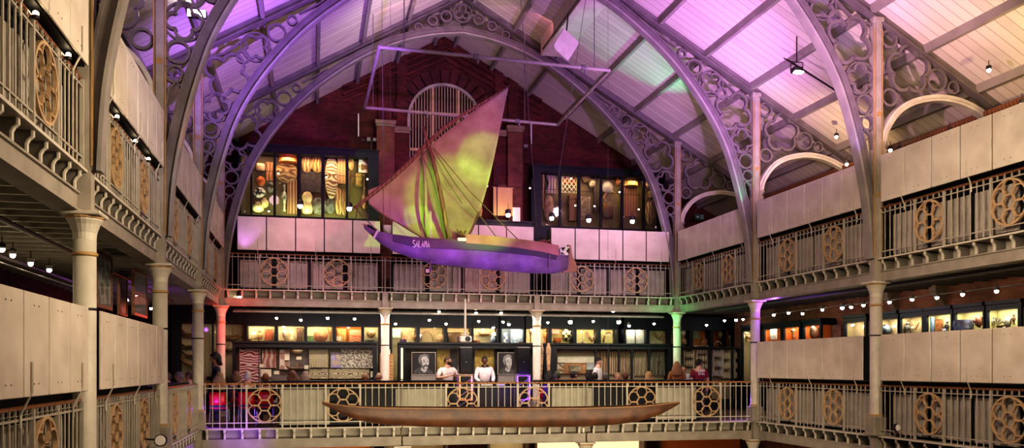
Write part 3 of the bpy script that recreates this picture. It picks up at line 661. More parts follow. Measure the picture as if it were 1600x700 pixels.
def art(kind, px, py, w, h, c1, c2, label, Y=None, X=None, pat='noise', scale=8, tilt=0, cat=None, group=None):
    c = onY(px, py, Y) if X is None else onX(px, py, X); s = mpp(c)
    if X is not None:  # foreshortened wall: width in pixels spans along Y
        a = onX(px-w/2, py, X); b = onX(px+w/2, py, X); w = abs(a.y-b.y)
    else: w *= s/ C_
    h *= s
    m = pm(c1, c2, pat, scale); m2 = pm(c2, c1, 'noise', 9); mb = MB(); sub = None
    if kind in ('round', 'oval', 'long'):
        e = 1 if kind != 'long' else .75
        rows = []
        for r_, d in ((1, 0), (.97, -.02), (.75, -.06), (.4, -.085), (.12, -.095), (.03, -.12)):
            rows.append([(w/2*r_*math.copysign(abs(math.cos(t))**e, math.cos(t)), d*min(1, w*2), h/2*r_*math.sin(t)) for t in [2*PI*q/24 for q in range(24)]])
        mb.rows(rows); sub = ('rim', MB().tube([(w/2*math.copysign(abs(math.cos(t))**e, math.cos(t)), -.01, h/2*math.sin(t)) for t in [2*PI*q/24 for q in range(24)]], min(w, h)*.035, 5, True), m2)
    elif kind == 'mask':
        rows = []
        for r_, d in ((1, .03), (.95, -.02), (.7, -.07), (.35, -.095), (.05, -.1)):
            rows.append([(w/2*r_*math.cos(t)*(1-.22*(math.sin(t) < 0)*-math.sin(t)), d, h/2*r_*math.sin(t)) for t in [2*PI*q/16 for q in range(16)]])
        mb.rows(rows); mb.prism([(-w*.07, -h*.08), (w*.07, -h*.08), (w*.03, h*.16), (-w*.03, h*.16)], -.15, -.05)
        e = MB(); 
        for sx in (-1, 1): e.ball((sx*w*.2, -.085, h*.12), w*.09, .02, h*.05, 8, 5)
        e.ball((0, -.085, -h*.22), w*.13, .02, h*.05, 8, 5); sub = ('face_openings', e, m2)
    elif kind == 'drum':
        mb.lathe([(w*.42, -h/2), (w*.5, -h*.42), (w*.46, 0), (w*.5, h*.42), (w*.46, h/2)], 16)
        e = MB(); 
        for z in (-h*.42, h*.42): e.lathe([(w*.5, z-h*.04), (w*.53, z), (w*.5, z+h*.04)], 16)
        sub = ('hoop', e, m2)
    elif kind == 'gourd': mb.lathe([(w*.1, -h/2), (w*.4, -h*.45), (w*.5, -h*.25), (w*.4, -h*.05), (w*.33, h*.02), (w*.42, h*.15), (w*.45, h*.28), (w*.3, h*.45), (w*.08, h/2)], 16)
    elif kind in ('basket', 'bowl', 'jar'):
        pr = {'basket': [(.4, -.5), (.46, -.3), (.5, .1), (.47, .5), (.42, .5), (.42, .3)], 'bowl': [(.15, -.5), (.3, -.4), (.45, 0), (.5, .5), (.45, .5), (.3, -.2)], 'jar': [(.25, -.5), (.45, -.3), (.5, 0), (.4, .25), (.2, .35), (.24, .5), (.15, .5)]}[kind]
        mb.lathe([(a*w, b*h) for a, b in pr], 16); sub = ('rim', MB().lathe([(pr[3][0]*w*.9, h*.44), (pr[3][0]*w*1.05, h*.47), (pr[3][0]*w*.9, h*.5)], 16), m2) if kind != 'jar' else None
    elif kind in ('cloth', 'skin'):
        rows = []
        for i in range(9):
            f = i/8; ww = w*(1 if kind == 'cloth' else (.6+.4*abs(math.cos(f*PI*1.0))))
            rows.append([(-ww/2+ww*k/10, .012*math.sin(k*1.9+i*.4), h/2-h*f) for k in range(11)]+[(ww/2-ww*k/10, .02+.012*math.sin((10-k)*1.9+i*.4), h/2-h*f) for k in range(11)])
        mb.rows(rows); e = MB(); e.tube([(-w*.55, 0, h/2), (w*.55, 0, h/2)], .012, 5); sub = ('hanging_rod', e, m2)
    elif kind == 'club': mb.lathe([(w*.12, -h/2), (w*.2, -h*.46), (w*.14, -h*.3), (w*.2, h*.05), (w*.45, h*.3), (w*.5, h*.42), (w*.2, h/2)], 10)
    elif kind == 'paddle': mb.lathe([(w*.1, h/2), (w*.1, -h*.05), (w*.5, -h*.18), (w*.45, -h*.42), (w*.05, -h/2)], 10); mb.v = [(x, y*.3, z) for x, y, z in mb.v]
    elif kind == 'horn': mb.tube([(w/2*math.cos(t), 0, -h*.4+h*.8*math.sin(t)) for t in [PI*q/10 for q in range(11)]], [.01+.03*q/10 for q in range(11)], 7)
    elif kind == 'boomerang': mb.band([(-w/2, h*.4), (-w*.25, -h*.05), (0, -h*.35), (w*.25, -h*.05), (w/2, h*.4)], min(w, h)*.22, -.015, .015)
    elif kind == 'figure':
        mb.lathe([(w*.28, -h/2), (w*.3, -h*.44), (w*.15, -h*.42), (w*.22, -h*.2), (w*.28, -h*.05), (w*.34, h*.12), (w*.3, h*.2), (w*.1, h*.24), (w*.1, h*.27), (w*.2, h*.32), (w*.22, h*.4), (w*.15, h*.48), (w*.02, h/2)], 12)
        for sx in (-1, 1): mb.tube([(sx*w*.3, 0, h*.17), (sx*w*.45, -.02, h*.02), (sx*w*.22, -.06, -h*.08)], w*.09, 6)
        sub = ('nose', MB().prism([(-w*.03, h*.34), (w*.03, h*.34), (0, h*.41)], -w*.28, -w*.1), m2)
    elif kind == 'lattice':
        n = 3
        for k in range(-n, n+1):
            for sg in (-1, 1):
                pts = []
                x0 = k*w/n*.9
                a = [(x0-sg*h/2*.8, -h/2), (x0+sg*h/2*.8, h/2)]
                # clip to the panel
                def cl(t): return (a[0][0]+(a[1][0]-a[0][0])*t, a[0][1]+(a[1][1]-a[0][1])*t)
                ts = [t/40 for t in range(41) if abs(cl(t/40)[0]) <= w/2]
                if len(ts) > 2: mb.band([cl(ts[0]), cl(ts[-1])], .025, -.015, .0)
        mb.band([(-w/2, -h/2), (w/2, -h/2), (w/2, h/2), (-w/2, h/2)], .03, -.02, .01, True)
    elif kind == 'canoe':
        rows = []
        for q in range(9):
            f = q/8*2-1; b = (1-f*f)**.5*.09+.01; zt_ = h/2*abs(f)**3; zb = -h/2+h*.6*abs(f)**3
            rows.append([(f*w/2, b*math.sin(a), zt_-(zt_-zb)*math.cos(a)) for a in [-PI/2+PI*k/6 for k in range(7)]])
        mb.rows(rows, close=False); e = MB().tube([(-w*.3, -.2, -h*.1), (w*.3, -.2, -h*.1)], .015, 5)
        for q in (-.15, .15): e.tube([(w*q, .05, h*.1), (w*q, -.2, -h*.05)], .01, 4)
        e.tube([(0, 0, 0), (.02, 0, h*.9)], .01, 4); sub = ('outrigger', e, m2)
    elif kind in ('card', 'panel', 'box'):
        mb.bbox((0, 0, 0), w, {'card': .012, 'panel': .04, 'box': .22}[kind], h, .006)
        if kind == 'panel': sub = ('border', MB().band([(-w/2, -h/2), (w/2, -h/2), (w/2, h/2), (-w/2, h/2)], .02, -.03, .02, True), m2)
        if kind == 'box': sub = ('lid', MB().bbox((0, 0, h/2), w*1.04, .24, h*.16, .01), m2)
    elif kind == 'fan':
        for q in range(9):
            t = PI*(.15+.7*q/8); mb.rows([[(r_*math.cos(t)-s_*math.sin(t), -.01*(q % 2), -h/2+r_*math.sin(t)+s_*math.cos(t)) for r_, s_ in ((h*.2, -.004), (h*.8, -h*.06), (h*1, 0), (h*.8, h*.06), (h*.2, .004))], [(r_*math.cos(t)-s_*math.sin(t), -.01*(q % 2)+.008, -h/2+r_*math.sin(t)+s_*math.cos(t)) for r_, s_ in ((h*.2, -.004), (h*.8, -h*.06), (h*1, 0), (h*.8, h*.06), (h*.2, .004))]])
    elif kind == 'rack':
        mb.band([(-w/2, -h/2), (w/2, -h/2), (w/2, h/2), (-w/2, h/2)], .03, -.1, .1, True)
        for q in (-.17, .17): mb.box(-w/2, w/2, -.1, .1, h*q-.01, h*q+.01)
        e = MB()
        for q in (-.5, -.17, .17):
            for k in range(4): e.lathe([(.02, 0), (.035, .01), (.04, h*.1), (.02, h*.16), (.02, h*.2)], 8, (-w*.36+k*w*.24, -.03, h*q+.02))
        sub = ('small_vessels', e, m2)
    o = mb.build(KN[kind], m, None, smooth=kind in ('gourd', 'jar', 'club', 'figure', 'bowl', 'round', 'oval', 'long', 'mask', 'basket'))
    o.location = c; o.rotation_euler = (0, R(tilt), R(-90) if X is not None else 0)
    tag(o, label, cat or KN[kind].replace('_', ' '), group)
    if sub: sub[1].build(sub[0], sub[2], o)
    return o
def wallcase(name, label, px_list, Y, z0, z1, depth, backmat, frame='case_black', zbase=0, pxl=None, pxr=None, fr=.09, topbar=.16, glass=True, group=None, rail=True):
    xs = [(onY(a, 500, Y).x, onY(b, 500, Y).x) for a, b in px_list]
    xl = onY(pxl, 500, Y).x if pxl else xs[0][0]-fr; xr = onY(pxr, 500, Y).x if pxr else xs[-1][1]+fr
    t = thing(name, label, 'display case', (xl, Y, zbase), 0, group); W = xr-xl
    mb = MB().box(0, W, 0, depth, z1-zbase, z1+topbar-zbase).box(0, W, 0, depth, 0, z0-zbase)
    mb.box(0, xs[0][0]-xl, 0, depth, z0-zbase, z1-zbase).box(xs[-1][1]-xl, W, 0, depth, z0-zbase, z1-zbase)
    if rail: mb.box(-.03, W+.03, -.05, .02, z1+topbar-.03-zbase, z1+topbar+.03-zbase)
    mb.build('case_frame', frame, t)
    MB().box(.02, W-.02, depth-.03, depth-.005, z0-zbase, z1-zbase).build('back_panel', backmat, t)
    for k in range(len(xs)-1): MB().bbox(((xs[k][1]+xs[k+1][0])/2-xl, .03, (z0+z1)/2-zbase), xs[k+1][0]-xs[k][1], .08, z1-z0, .01).build('mullion', frame, t)
    if glass:
        for a, b in xs: MB().box(a-xl, b-xl, .02, .026, z0-zbase, z1-zbase).build('glass_pane', 'glass', t)
    return t
# upper rear wall cases
mat('lit_back', (.30, .24, .12), .9, col2=(.14, .10, .06), scale=1.2)
mat('lit_back2', (.42, .34, .20), .9, col2=(.25, .18, .1), scale=1.5)
mat('lit_green', (.55, .50, .25), .9, col2=(.45, .4, .2), scale=1)
mat('lit_cream', (.75, .66, .45), .9, col2=(.6, .5, .3), scale=1.4)
mat('lit_orange', (.70, .22, .05), .9, col2=(.55, .15, .03), scale=1)
mat('lit_blue', (.35, .42, .5), .9, col2=(.25, .3, .38), scale=1)
YC = 30.35
wallcase('display_cabinet', 'large dark case of shields left of the arched window, upper rear gallery', [(375, 391), (394, 427), (431, 464), (470, 502), (507, 540), (544, 575)], YC, 6.60, 8.72, .68, 'lit_back', zbase=ZU, pxr=592, topbar=.24, group='large wall cases of the upper rear gallery')
wallcase('display_cabinet', 'large dark case of masks and drums right of the arched window, upper rear gallery', [(846, 873), (877, 902), (907, 937), (941, 970), (974, 1004), (1008, 1036)], YC, 6.60, 8.52, .68, 'lit_back', zbase=ZU, pxl=833, topbar=.24, group='large wall cases of the upper rear gallery')
def zl(x, y): return 370+x/5.383, 220+y/5.383
def zr(x, y): return 820+x/5.383, 240+y/5.383
K = 1/5.383
uy = YC+.4
for kind, x, y, w, h, a, b, lab, pat in (
    ('basket', 200, 225, 75, 60, (.6, .3, .3), TAN, 'pinkish cap-shaped basket high in the leftmost pane', 'noise'),
    ('cloth', 278, 258, 62, 150, (.5, .2, .12), BRN, 'reddish brown hanging in the leftmost pane of the shield case', 'wave'),
    ('mask', 200, 340, 75, 90, RED, ORG, 'small red mask above the glossy pots', 'noise'),
    ('oval', 285, 390, 60, 90, DRK, GRY, 'dark studded oval shield under the reddish hanging', 'voronoi'),
    ('round', 190, 435, 95, 90, DRK, WHT, 'dark round shield with white spots', 'voronoi'),
    ('jar', 178, 560, 100, 90, OLV, CRM, 'larger glossy pot at the bottom of the leftmost pane', 'noise'),
    ('jar', 232, 520, 66, 80, CRM, TAN, 'smaller glossy pot beside the larger pot', 'noise'),
    ('drum', 430, 150, 150, 80, ORG, RED, 'orange drum at the top of the second pane', 'noise'),
    ('round', 418, 265, 165, 165, TAN, BRN, 'big round tan shield under the orange drum', 'rings'),
    ('figure', 400, 480, 45, 230, DRK, WHT, 'slim dark figure with white beads under the round shield', 'noise'),
    ('cloth', 466, 470, 75, 290, (.5, .28, .2), BRN, 'long reddish textile right of the slim figure', 'vstripe'),
    ('long', 590, 190, 75, 150, TAN, BRN, 'left of two tan hide shields under the case top', 'wave'),
    ('long', 676, 190, 82, 150, (.62, .38, .14), BRN, 'right, more golden of two tan hide shields', 'wave'),
    ('cloth', 625, 345, 185, 170, (.10, .07, .09), DRK, 'dark square hanging in the middle of the shield case', 'noise'),
    ('gourd', 592, 525, 95, 195, CRM, TAN, 'pale hourglass gourd at the bottom of the middle pane', 'noise'),
    ('round', 690, 548, 120, 140, GRY, DRK, 'grey round shield beside the pale gourd', 'noise'),
    ('round', 785, 548, 75, 130, (.2, .2, .2), DRK, 'darker grey round shield below the carved oval shield', 'noise'),
    ('oval', 797, 305, 100, 370, CRM, BRN, 'tall carved oval shield with swirling pattern', 'rings'),
    ('panel', 882, 240, 60, 240, (.4, .22, .12), TAN, 'narrow brown panel right of the tall carved shield', 'vstripe'),
    ('long', 858, 510, 58, 225, TAN, BRN, 'left of two narrow leaning tan shields', 'wave'),
    ('long', 902, 520, 40, 220, (.45, .28, .15), BRN, 'right, darker of two narrow leaning tan shields', 'wave'),
    ('long', 962, 190, 44, 110, TAN, BRN, 'small tan shield at the top of the rightmost pane', 'noise'),
    ('panel', 1066, 200, 76, 135, WHT, BRN, 'white and brown patterned panel in the rightmost pane', 'voronoi'),
    ('drum', 1030, 330, 60, 100, (.6, .45, .15), BRN, 'yellow drum under the patterned panel', 'noise'),
    ('club', 950, 400, 24, 300, DRK, BRN, 'long dark club beside the yellow drum', 'noise'),
    ('paddle', 1070, 430, 40, 300, BRN, TAN, 'brown paddle leaning near the yard of the boat', 'wave')):
    px, py = zl(x, y); art(kind, px, py, w*K, h*K, a, b, lab, Y=uy, pat=pat, scale=7 if pat in ('noise', 'voronoi') else 3)
for kind, x, y, w, h, a, b, lab, pat in (
    ('club', 155, 300, 26, 340, (.5, .25, .15), TAN, 'reddish staff at the left side of the mask case', 'noise'),
    ('skin', 230, 250, 100, 170, (.18, .14, .35), TAN, 'blue fringed skirt in the first pane of the mask case', 'vstripe'),
    ('long', 205, 460, 80, 210, (.5, .33, .2), BRN, 'tan shield below the blue skirt', 'noise'),
    ('lattice', 375, 230, 125, 200, CRM, WHT, 'white crossed lattice over orange cloth', 'noise'),
    ('box', 405, 470, 75, 200, (.28, .17, .1), BRN, 'brown upright box under the white lattice', 'wave'),
    ('mask', 515, 195, 85, 100, TAN, DRK, 'left tan face mask over the small lattice', 'noise'),
    ('mask', 565, 250, 60, 90, PALE, DRK, 'paler narrow mask beside the left tan mask', 'noise'),
    ('lattice', 510, 460, 72, 190, CRM, BRN, 'small cream lattice at the bottom of the third pane', 'noise'),
    ('cloth', 605, 350, 50, 300, (.12, .08, .08), DRK, 'dark strip hanging right of the small lattice', 'vstripe'),
    ('round', 695, 285, 90, 100, (.25, .2, .2), GRY, 'dim round shield in the fourth pane', 'noise'),
    ('horn', 725, 350, 120, 80, TAN, BRN, 'curved horn arched over the dark basket', 'noise'),
    ('basket', 700, 480, 90, 130, (.2, .14, .1), BRN, 'dark basket below the curved horn', 'checker'),
    ('mask', 785, 230, 50, 90, ORG, DRK, 'small orange mask near the fifth pane', 'noise'),
    ('drum', 890, 225, 125, 120, (.6, .38, .15), BRN, 'wide golden drum at the top of the fifth pane', 'noise'),
    ('panel', 890, 410, 112, 240, (.42, .2, .12), BRN, 'reddish brown board under the golden drum', 'vstripe'),
    ('mask', 1035, 250, 55, 80, (.6, .4, .2), DRK, 'upper of two tan faces by the truss leg', 'noise'),
    ('mask', 1058, 350, 60, 80, (.5, .32, .16), DRK, 'lower of two tan faces by the truss leg', 'noise'),
    ('oval', 1045, 500, 70, 190, (.6, .5, .3), BRN, 'pale oval shield at the bottom by the truss leg', 'wave')):
    px, py = zr(x, y); art(kind, px, py, w*K, h*K, a, b, lab, Y=uy, pat=pat, scale=7 if pat in ('noise', 'voronoi') else 3)
o = art('cloth', zr(375, 190)[0], zr(375, 190)[1], 24, 25, ORG, RED, 'orange cloth square behind the white lattice', Y=uy+.1)
# niche between the pilasters
q0 = onY(735, 345, 29.2); q1 = onY(832, 352, 29.2)
t = thing('display_shelf', 'dark shelf unit below the brick pilaster holding two woven objects', 'shelf', (q0.x, 29.2, ZU)); W = q1.x-q0.x
MB().box(0, W, 0, .6, 0, q0.z-ZU).box(-.02, W+.02, -.03, .6, q0.z-ZU, q0.z-ZU+.06).build('cabinet', 'case_black', t)
MB().box(W-.03, W, 0, .04, q0.z-ZU, q0.z-ZU+1.55).box(0, .03, 0, .04, q0.z-ZU, q0.z-ZU+1.9).box(W*.42, W*.42+.03, 0, .04, q0.z-ZU, q0.z-ZU+1.9).build('glazing_frame', 'case_black', t)
art('cloth', 786, 315, 30, 44, (.66, .48, .24), (.4, .25, .1), 'square of woven cane strips lit gold beside the pilaster', Y=29.5, pat='stripe', scale=10)
art('fan', 786, 290, 20, 8, BRN, DRK, 'dark tuft on top of the woven cane square', Y=29.5)
art('gourd', 747, 317, 14, 45, (.6, .42, .22), BRN, 'tall golden basketry cone behind the sail edge', Y=29.5, pat='stripe', scale=6)
art('card', 807, 335, 12, 22, (.8, .76, .62), WHT, 'cream information card right of the woven cane square', Y=29.1)
art('card', 607, 358, 16, 13, (.8, .76, .62), WHT, 'cream notice card above the boat bow', Y=27.9)
# ------------------------------------------------------------------ lower rear wall cases
YR = 30.3
panes = [(387, 429, 'lit_cream'), (434, 475, 'lit_cream'), (480, 520, 'lit_cream'), (525, 565, 'lit_orange'), (569, 592, 'lit_cream'), (613, 651, 'lit_cream'), (656, 694, 'lit_back2'), (699, 736, 'lit_back2'), (740, 777, 'lit_cream'), (784, 819, 'lit_blue'), (822, 857, 'lit_cream'), (862, 896, 'lit_green'), (901, 934, 'lit_green'), (939, 964, 'lit_green'), (977, 1010, 'lit_blue'), (1015, 1044, 'lit_cream'), (1048, 1078, 'lit_back2'), (1083, 1110, 'lit_orange'), (1115, 1132, 'lit_orange'), (1135, 1147, 'lit_orange')]
side_words = ['first from the left', 'second from the left', 'third from the left', 'fourth from the left, orange backed', 'left of the portrait column', 'right of the portrait column', 'above the moustached portrait', 'left of the projector', 'right of the projector', 'bluish, above the second portrait', 'behind the right-hand rear column', 'with olive back, left one', 'with olive back, middle one', 'with olive back, right one', 'holding two pale blue doors', 'just left of the green column', 'just right of the green column', 'orange backed, left one', 'orange backed, middle one', 'orange backed, right one']
for (a, b, bm), w in zip(panes, side_words):
    t = wallcase('display_cabinet', 'dark framed wall case in the lower rear gallery, '+w, [(a, b)], YR, 1.0, 2.88, .5, bm, frame='case_navy', pxl=a-2.4, pxr=b+2.4, topbar=.5, rail=False, group='wall cases of the lower rear gallery')
yy_ = YR+.26
for kind, px, py, w, h, a, b, lab, pat in (
    ('figure', 406, 527, 11, 26, BRN, TAN, 'brown carved figure in the first wall case', 'noise'), ('cloth', 420, 523, 12, 17, RED, BRN, 'red cloth in the first wall case', 'wave'), ('bowl', 393, 533, 9, 7, TAN, BRN, 'little tan bowl in the first wall case', 'noise'), ('card', 396, 521, 8, 5, WHT, CRM, 'white caption above the little tan bowl', 'noise'),
    ('mask', 445, 522, 7, 14, RED, WHT, 'red and white mask in the second wall case', 'noise'), ('skin', 468, 525, 11, 24, BRN, DRK, 'brown fringed garment in the second wall case', 'vstripe'), ('gourd', 455, 527, 8, 20, CRM, TAN, 'cream gourd between mask and garment', 'noise'), ('bowl', 440, 535, 12, 5, RED, BRN, 'low red bowl at the bottom of the second case', 'noise'),
    ('round', 501, 525, 20, 20, (.55, .2, .1), BRN, 'rust coloured round shield in the third wall case', 'noise'), ('club', 516, 523, 7, 24, ORG, BRN, 'orange club right of the rust shield', 'noise'), ('box', 485, 530, 9, 9, OLV, GRN, 'olive box left of the rust shield', 'noise'),
    ('cloth', 534, 525, 13, 22, (.6, .35, .08), BRN, 'golden cloth in the orange wall case', 'noise'), ('panel', 555, 526, 17, 20, RED, TAN, 'red swirled panel in the orange wall case', 'rings'), ('card', 530, 529, 8, 6, WHT, GRY, 'white card on the golden cloth', 'noise'),
    ('mask', 580, 521, 13, 14, (.62, .42, .2), BRN, 'tan lion-like mask left of the portrait column', 'noise'), ('box', 580, 535, 18, 7, GRY, DRK, 'grey box below the tan mask', 'voronoi'),
    ('card', 619, 521, 13, 14, WHT, GRN, 'white poster with a green shape above the dark bowl', 'noise'), ('bowl', 630, 534, 11, 8, DRK, PUR, 'dark bowl right of the portrait column', 'noise'), ('skin', 633, 523, 9, 14, (.4, .15, .1), TAN, 'reddish garment behind the dark bowl', 'noise'), ('figure', 646, 526, 8, 26, TAN, BRN, 'tan figure at the right of the sixth case', 'noise'),
    ('horn', 667, 525, 18, 20, DRK, BRN, 'dark curved horn above the moustached portrait', 'noise'), ('round', 688, 531, 15, 18, (.4, .3, .18), BRN, 'brown domed shield right of the dark horn', 'wave'),
    ('basket', 712, 529, 26, 20, (.38, .28, .16), BRN, 'wide arched basket left of the projector', 'stripe'), ('horn', 730, 527, 14, 20, BRN, TAN, 'brown horn behind the projector', 'noise'),
    ('bowl', 745, 536, 12, 8, (.5, .2, .1), BRN, 'reddish bowl right of the projector', 'noise'), ('canoe', 757, 521, 22, 8, BRN, TAN, 'model boat on the upper shelf right of the projector', 'noise'), ('jar', 770, 530, 9, 12, (.4, .5, .55), BLU, 'pale blue jar at the right of the ninth case', 'noise'), ('card', 772, 522, 8, 6, WHT, CRM, 'white card above the pale blue jar', 'noise'),
    ('card', 790, 530, 6, 20, WHT, BLU, 'stack of white cards on the blue case edge', 'checker'), ('panel', 807, 527, 18, 24, (.55, .65, .72), BLU, 'large pale blue sheet in the bluish case', 'noise'), ('box', 815, 537, 9, 5, DRK, BRN, 'small dark box under the pale blue sheet', 'noise'),
    ('club', 829, 527, 5, 26, BRN, DRK, 'leftmost wooden post behind the right rear column', 'noise'), ('figure', 852, 525, 10, 26, ORG, BRN, 'orange topped figure right of the rear column', 'noise'),
    ('mask', 886, 523, 17, 20, (.6, .58, .35), DRK, 'yellow and black round mask in the left olive case', 'checker'), ('bowl', 871, 533, 13, 10, RED, ORG, 'red pot in the left olive case', 'noise'), ('cloth', 868, 517, 12, 10, (.35, .15, .15), BRN, 'maroon cloth in the left olive case', 'noise'),
    ('boomerang', 925, 526, 18, 20, DRK, BRN, 'black boomerang in the middle olive case', 'noise'), ('paddle', 910, 530, 6, 24, GRY, BRN, 'grey paddle left of the black boomerang', 'noise'),
    ('horn', 951, 527, 16, 20, DRK, BRN, 'dark arch-shaped horn in the right olive case', 'noise'),
    ('panel', 985, 527, 13, 24, (.5, .55, .58), GRY, 'left pale blue cupboard door', 'noise'), ('panel', 1001, 527, 15, 24, (.55, .6, .63), GRY, 'right pale blue cupboard door', 'noise'),
    ('boomerang', 1030, 524, 18, 14, (.55, .36, .16), BRN, 'tan antler-like piece left of the green column', 'noise'), ('card', 1019, 536, 8, 6, WHT, CRM, 'white card below the antler-like piece', 'noise'), ('figure', 1038, 530, 6, 16, BRN, TAN, 'small brown figure beside the antler-like piece', 'noise'),
    ('mask', 1068, 520, 9, 10, (.4, .15, .12), WHT, 'maroon mask right of the green column', 'noise'), ('basket', 1069, 534, 9, 9, BRN, TAN, 'brown basket right of the green column', 'checker'),
    ('cloth', 1088, 523, 10, 12, (.6, .55, .1), BLU, 'yellow patterned cloth in the left orange case', 'checker'), ('jar', 1100, 534, 12, 14, (.6, .25, .12), BRN, 'terracotta jar in the left orange case', 'noise'),
    ('mask', 1125, 523, 8, 11, BRN, TAN, 'brown face in the middle orange case', 'noise'), ('horn', 1122, 537, 12, 8, CRM, TAN, 'cream hoop below the brown face', 'noise'),
    ('club', 1140, 533, 4, 18, CRM, TAN, 'cream staff leaning in the right orange case', 'noise')):
    art(kind, px, py, w, h, a, b, lab, Y=yy_, pat=pat, scale=9 if pat in ('noise', 'voronoi', 'checker') else 5)
# free-standing screens
YP = 28.3
mat('mount_grey', (.30, .25, .23), .9, col2=(.2, .16, .15), scale=1.3)
mat('mount_dark', (.07, .065, .07), .9, col2=(.04, .04, .045), scale=1.3)
mat('mount_tan', (.42, .32, .24), .9, col2=(.3, .22, .16), scale=1.3)
def screen(label, px0, px1, inner, back, z1=2.1, top=.17): return wallcase('glazed_screen_case', label, inner, YP, .35, z1, .4, back, pxl=px0, pxr=px1, topbar=top, group='tall black glazed cases of the lower rear gallery')
screen('black glazed case of bark paintings behind the left audience', 363, 589, [(368, 404), (405, 482), (483, 513), (514, 583)], 'mount_grey')
screen('black glazed case with two portraits behind the DJs', 623, 846, [(632, 720), (721, 790), (791, 838)], 'mount_dark')
screen('black glazed case of wooden panels behind the right audience', 850, 1066, [(870, 930), (932, 950), (952, 966), (968, 986), (989, 1013), (1016, 1044)], 'mount_tan')
wallcase('glazed_screen_case', 'glass case of small glittering objects next to the violet corner column', [(1064, 1107), (1112, 1143), (1146, 1156)], YP, .35, 2.12, .45, 'mount_tan', pxl=1061, pxr=1159, topbar=.06, group='tall black glazed cases of the lower rear gallery')
yp = YP+.24
def zA(x, y): return 370+x/6.365, 500+y/6.365
KA = 1/6.365
for kind, x, y, w, h, a, b, lab, pat, sc in (
    ('panel', 130, 450, 190, 330, (.72, .62, .62), (.28, .03, .05), 'crimson and white swirled bark painting, largest in the left case', 'rings', 3.6),
    ('panel', 320, 380, 130, 190, (.5, .4, .36), (.3, .12, .1), 'faded pink panel right of the swirled bark painting', 'wave', 2),
    ('club', 405, 370, 30, 170, DRK, BRN, 'dark upright club between two pale panels', 'noise', 8),
    ('panel', 475, 390, 90, 200, (.62, .55, .48), (.4, .25, .2), 'pale fabric panel right of the dark club', 'checker', 5),
    ('bowl', 600, 315, 120, 40, (.6, .5, .4), TAN, 'cream bowl upside down on the grey backing', 'noise', 8),
    ('canoe', 590, 470, 210, 60, (.35, .27, .23), BRN, 'grey-brown model dugout in the middle of the left case', 'noise', 8),
    ('paddle', 600, 400, 16, 190, (.2, .16, .14), BRN, 'slim dark paddle above the model dugout', 'noise', 8),
    ('panel', 815, 380, 185, 180, (.6, .55, .38), (.25, .18, .12), 'olive patterned painting with coloured bands', 'wave', 7),
    ('cloth', 985, 400, 100, 150, (.35, .3, .5), (.5, .4, .3), 'lilac cloth figure between two patterned paintings', 'voronoi', 8),
    ('panel', 1195, 380, 300, 190, (.5, .46, .4), (.18, .15, .13), 'speckled grey painting at the right of the left case', 'voronoi', 16),
    ('panel', 1010, 535, 590, 90, (.68, .6, .4), (.12, .09, .07), 'long cream and black dotted band along the case bottom', 'rings', 9)):
    px, py = zA(x, y); art(kind, px, py, w*KA, h*KA, a, b, lab, Y=yp, pat=pat, scale=sc)
for k, (x, y, w, h, lab) in enumerate(((240, 455, 50, 35, 'small white card beside the swirled painting'), (290, 527, 100, 75, 'largest white information card in the left case'), (395, 525, 50, 35, 'white card right of the largest card'), (500, 382, 45, 40, 'white card pinned on the pale fabric panel'), (618, 380, 50, 32, 'white card beneath the cream bowl'), (695, 470, 50, 40, 'white card at the bow of the model dugout'), (1345, 540, 28, 60, 'upright white card at the right end of the left case'), (1350, 470, 24, 24, 'small square card by the right frame of the left case'))):
    px, py = zA(x, y); art('card', px, py, w*KA, h*KA, WHT, CRM, lab, Y=yp-.06)
# carved board and cards by the portrait column
art('panel', 604, 602, 19, 100, (.30, .16, .08), (.55, .35, .16), 'carved brown board with curling lines under the rear column', Y=YP+.1, pat='rings', scale=4)
art('card', 605, 550, 9, 8, (.75, .65, .5), WHT, 'cream card above the carved brown board', Y=YP)
art('club', 857, 596, 8, 120, (.6, .45, .28), BRN, 'pale wooden post left of the wooden panel case', Y=YP-.3)
art('club', 846, 596, 7, 122, (.5, .35, .2), DRK, 'tan wooden post nearest the right speaker', Y=YP-.3)
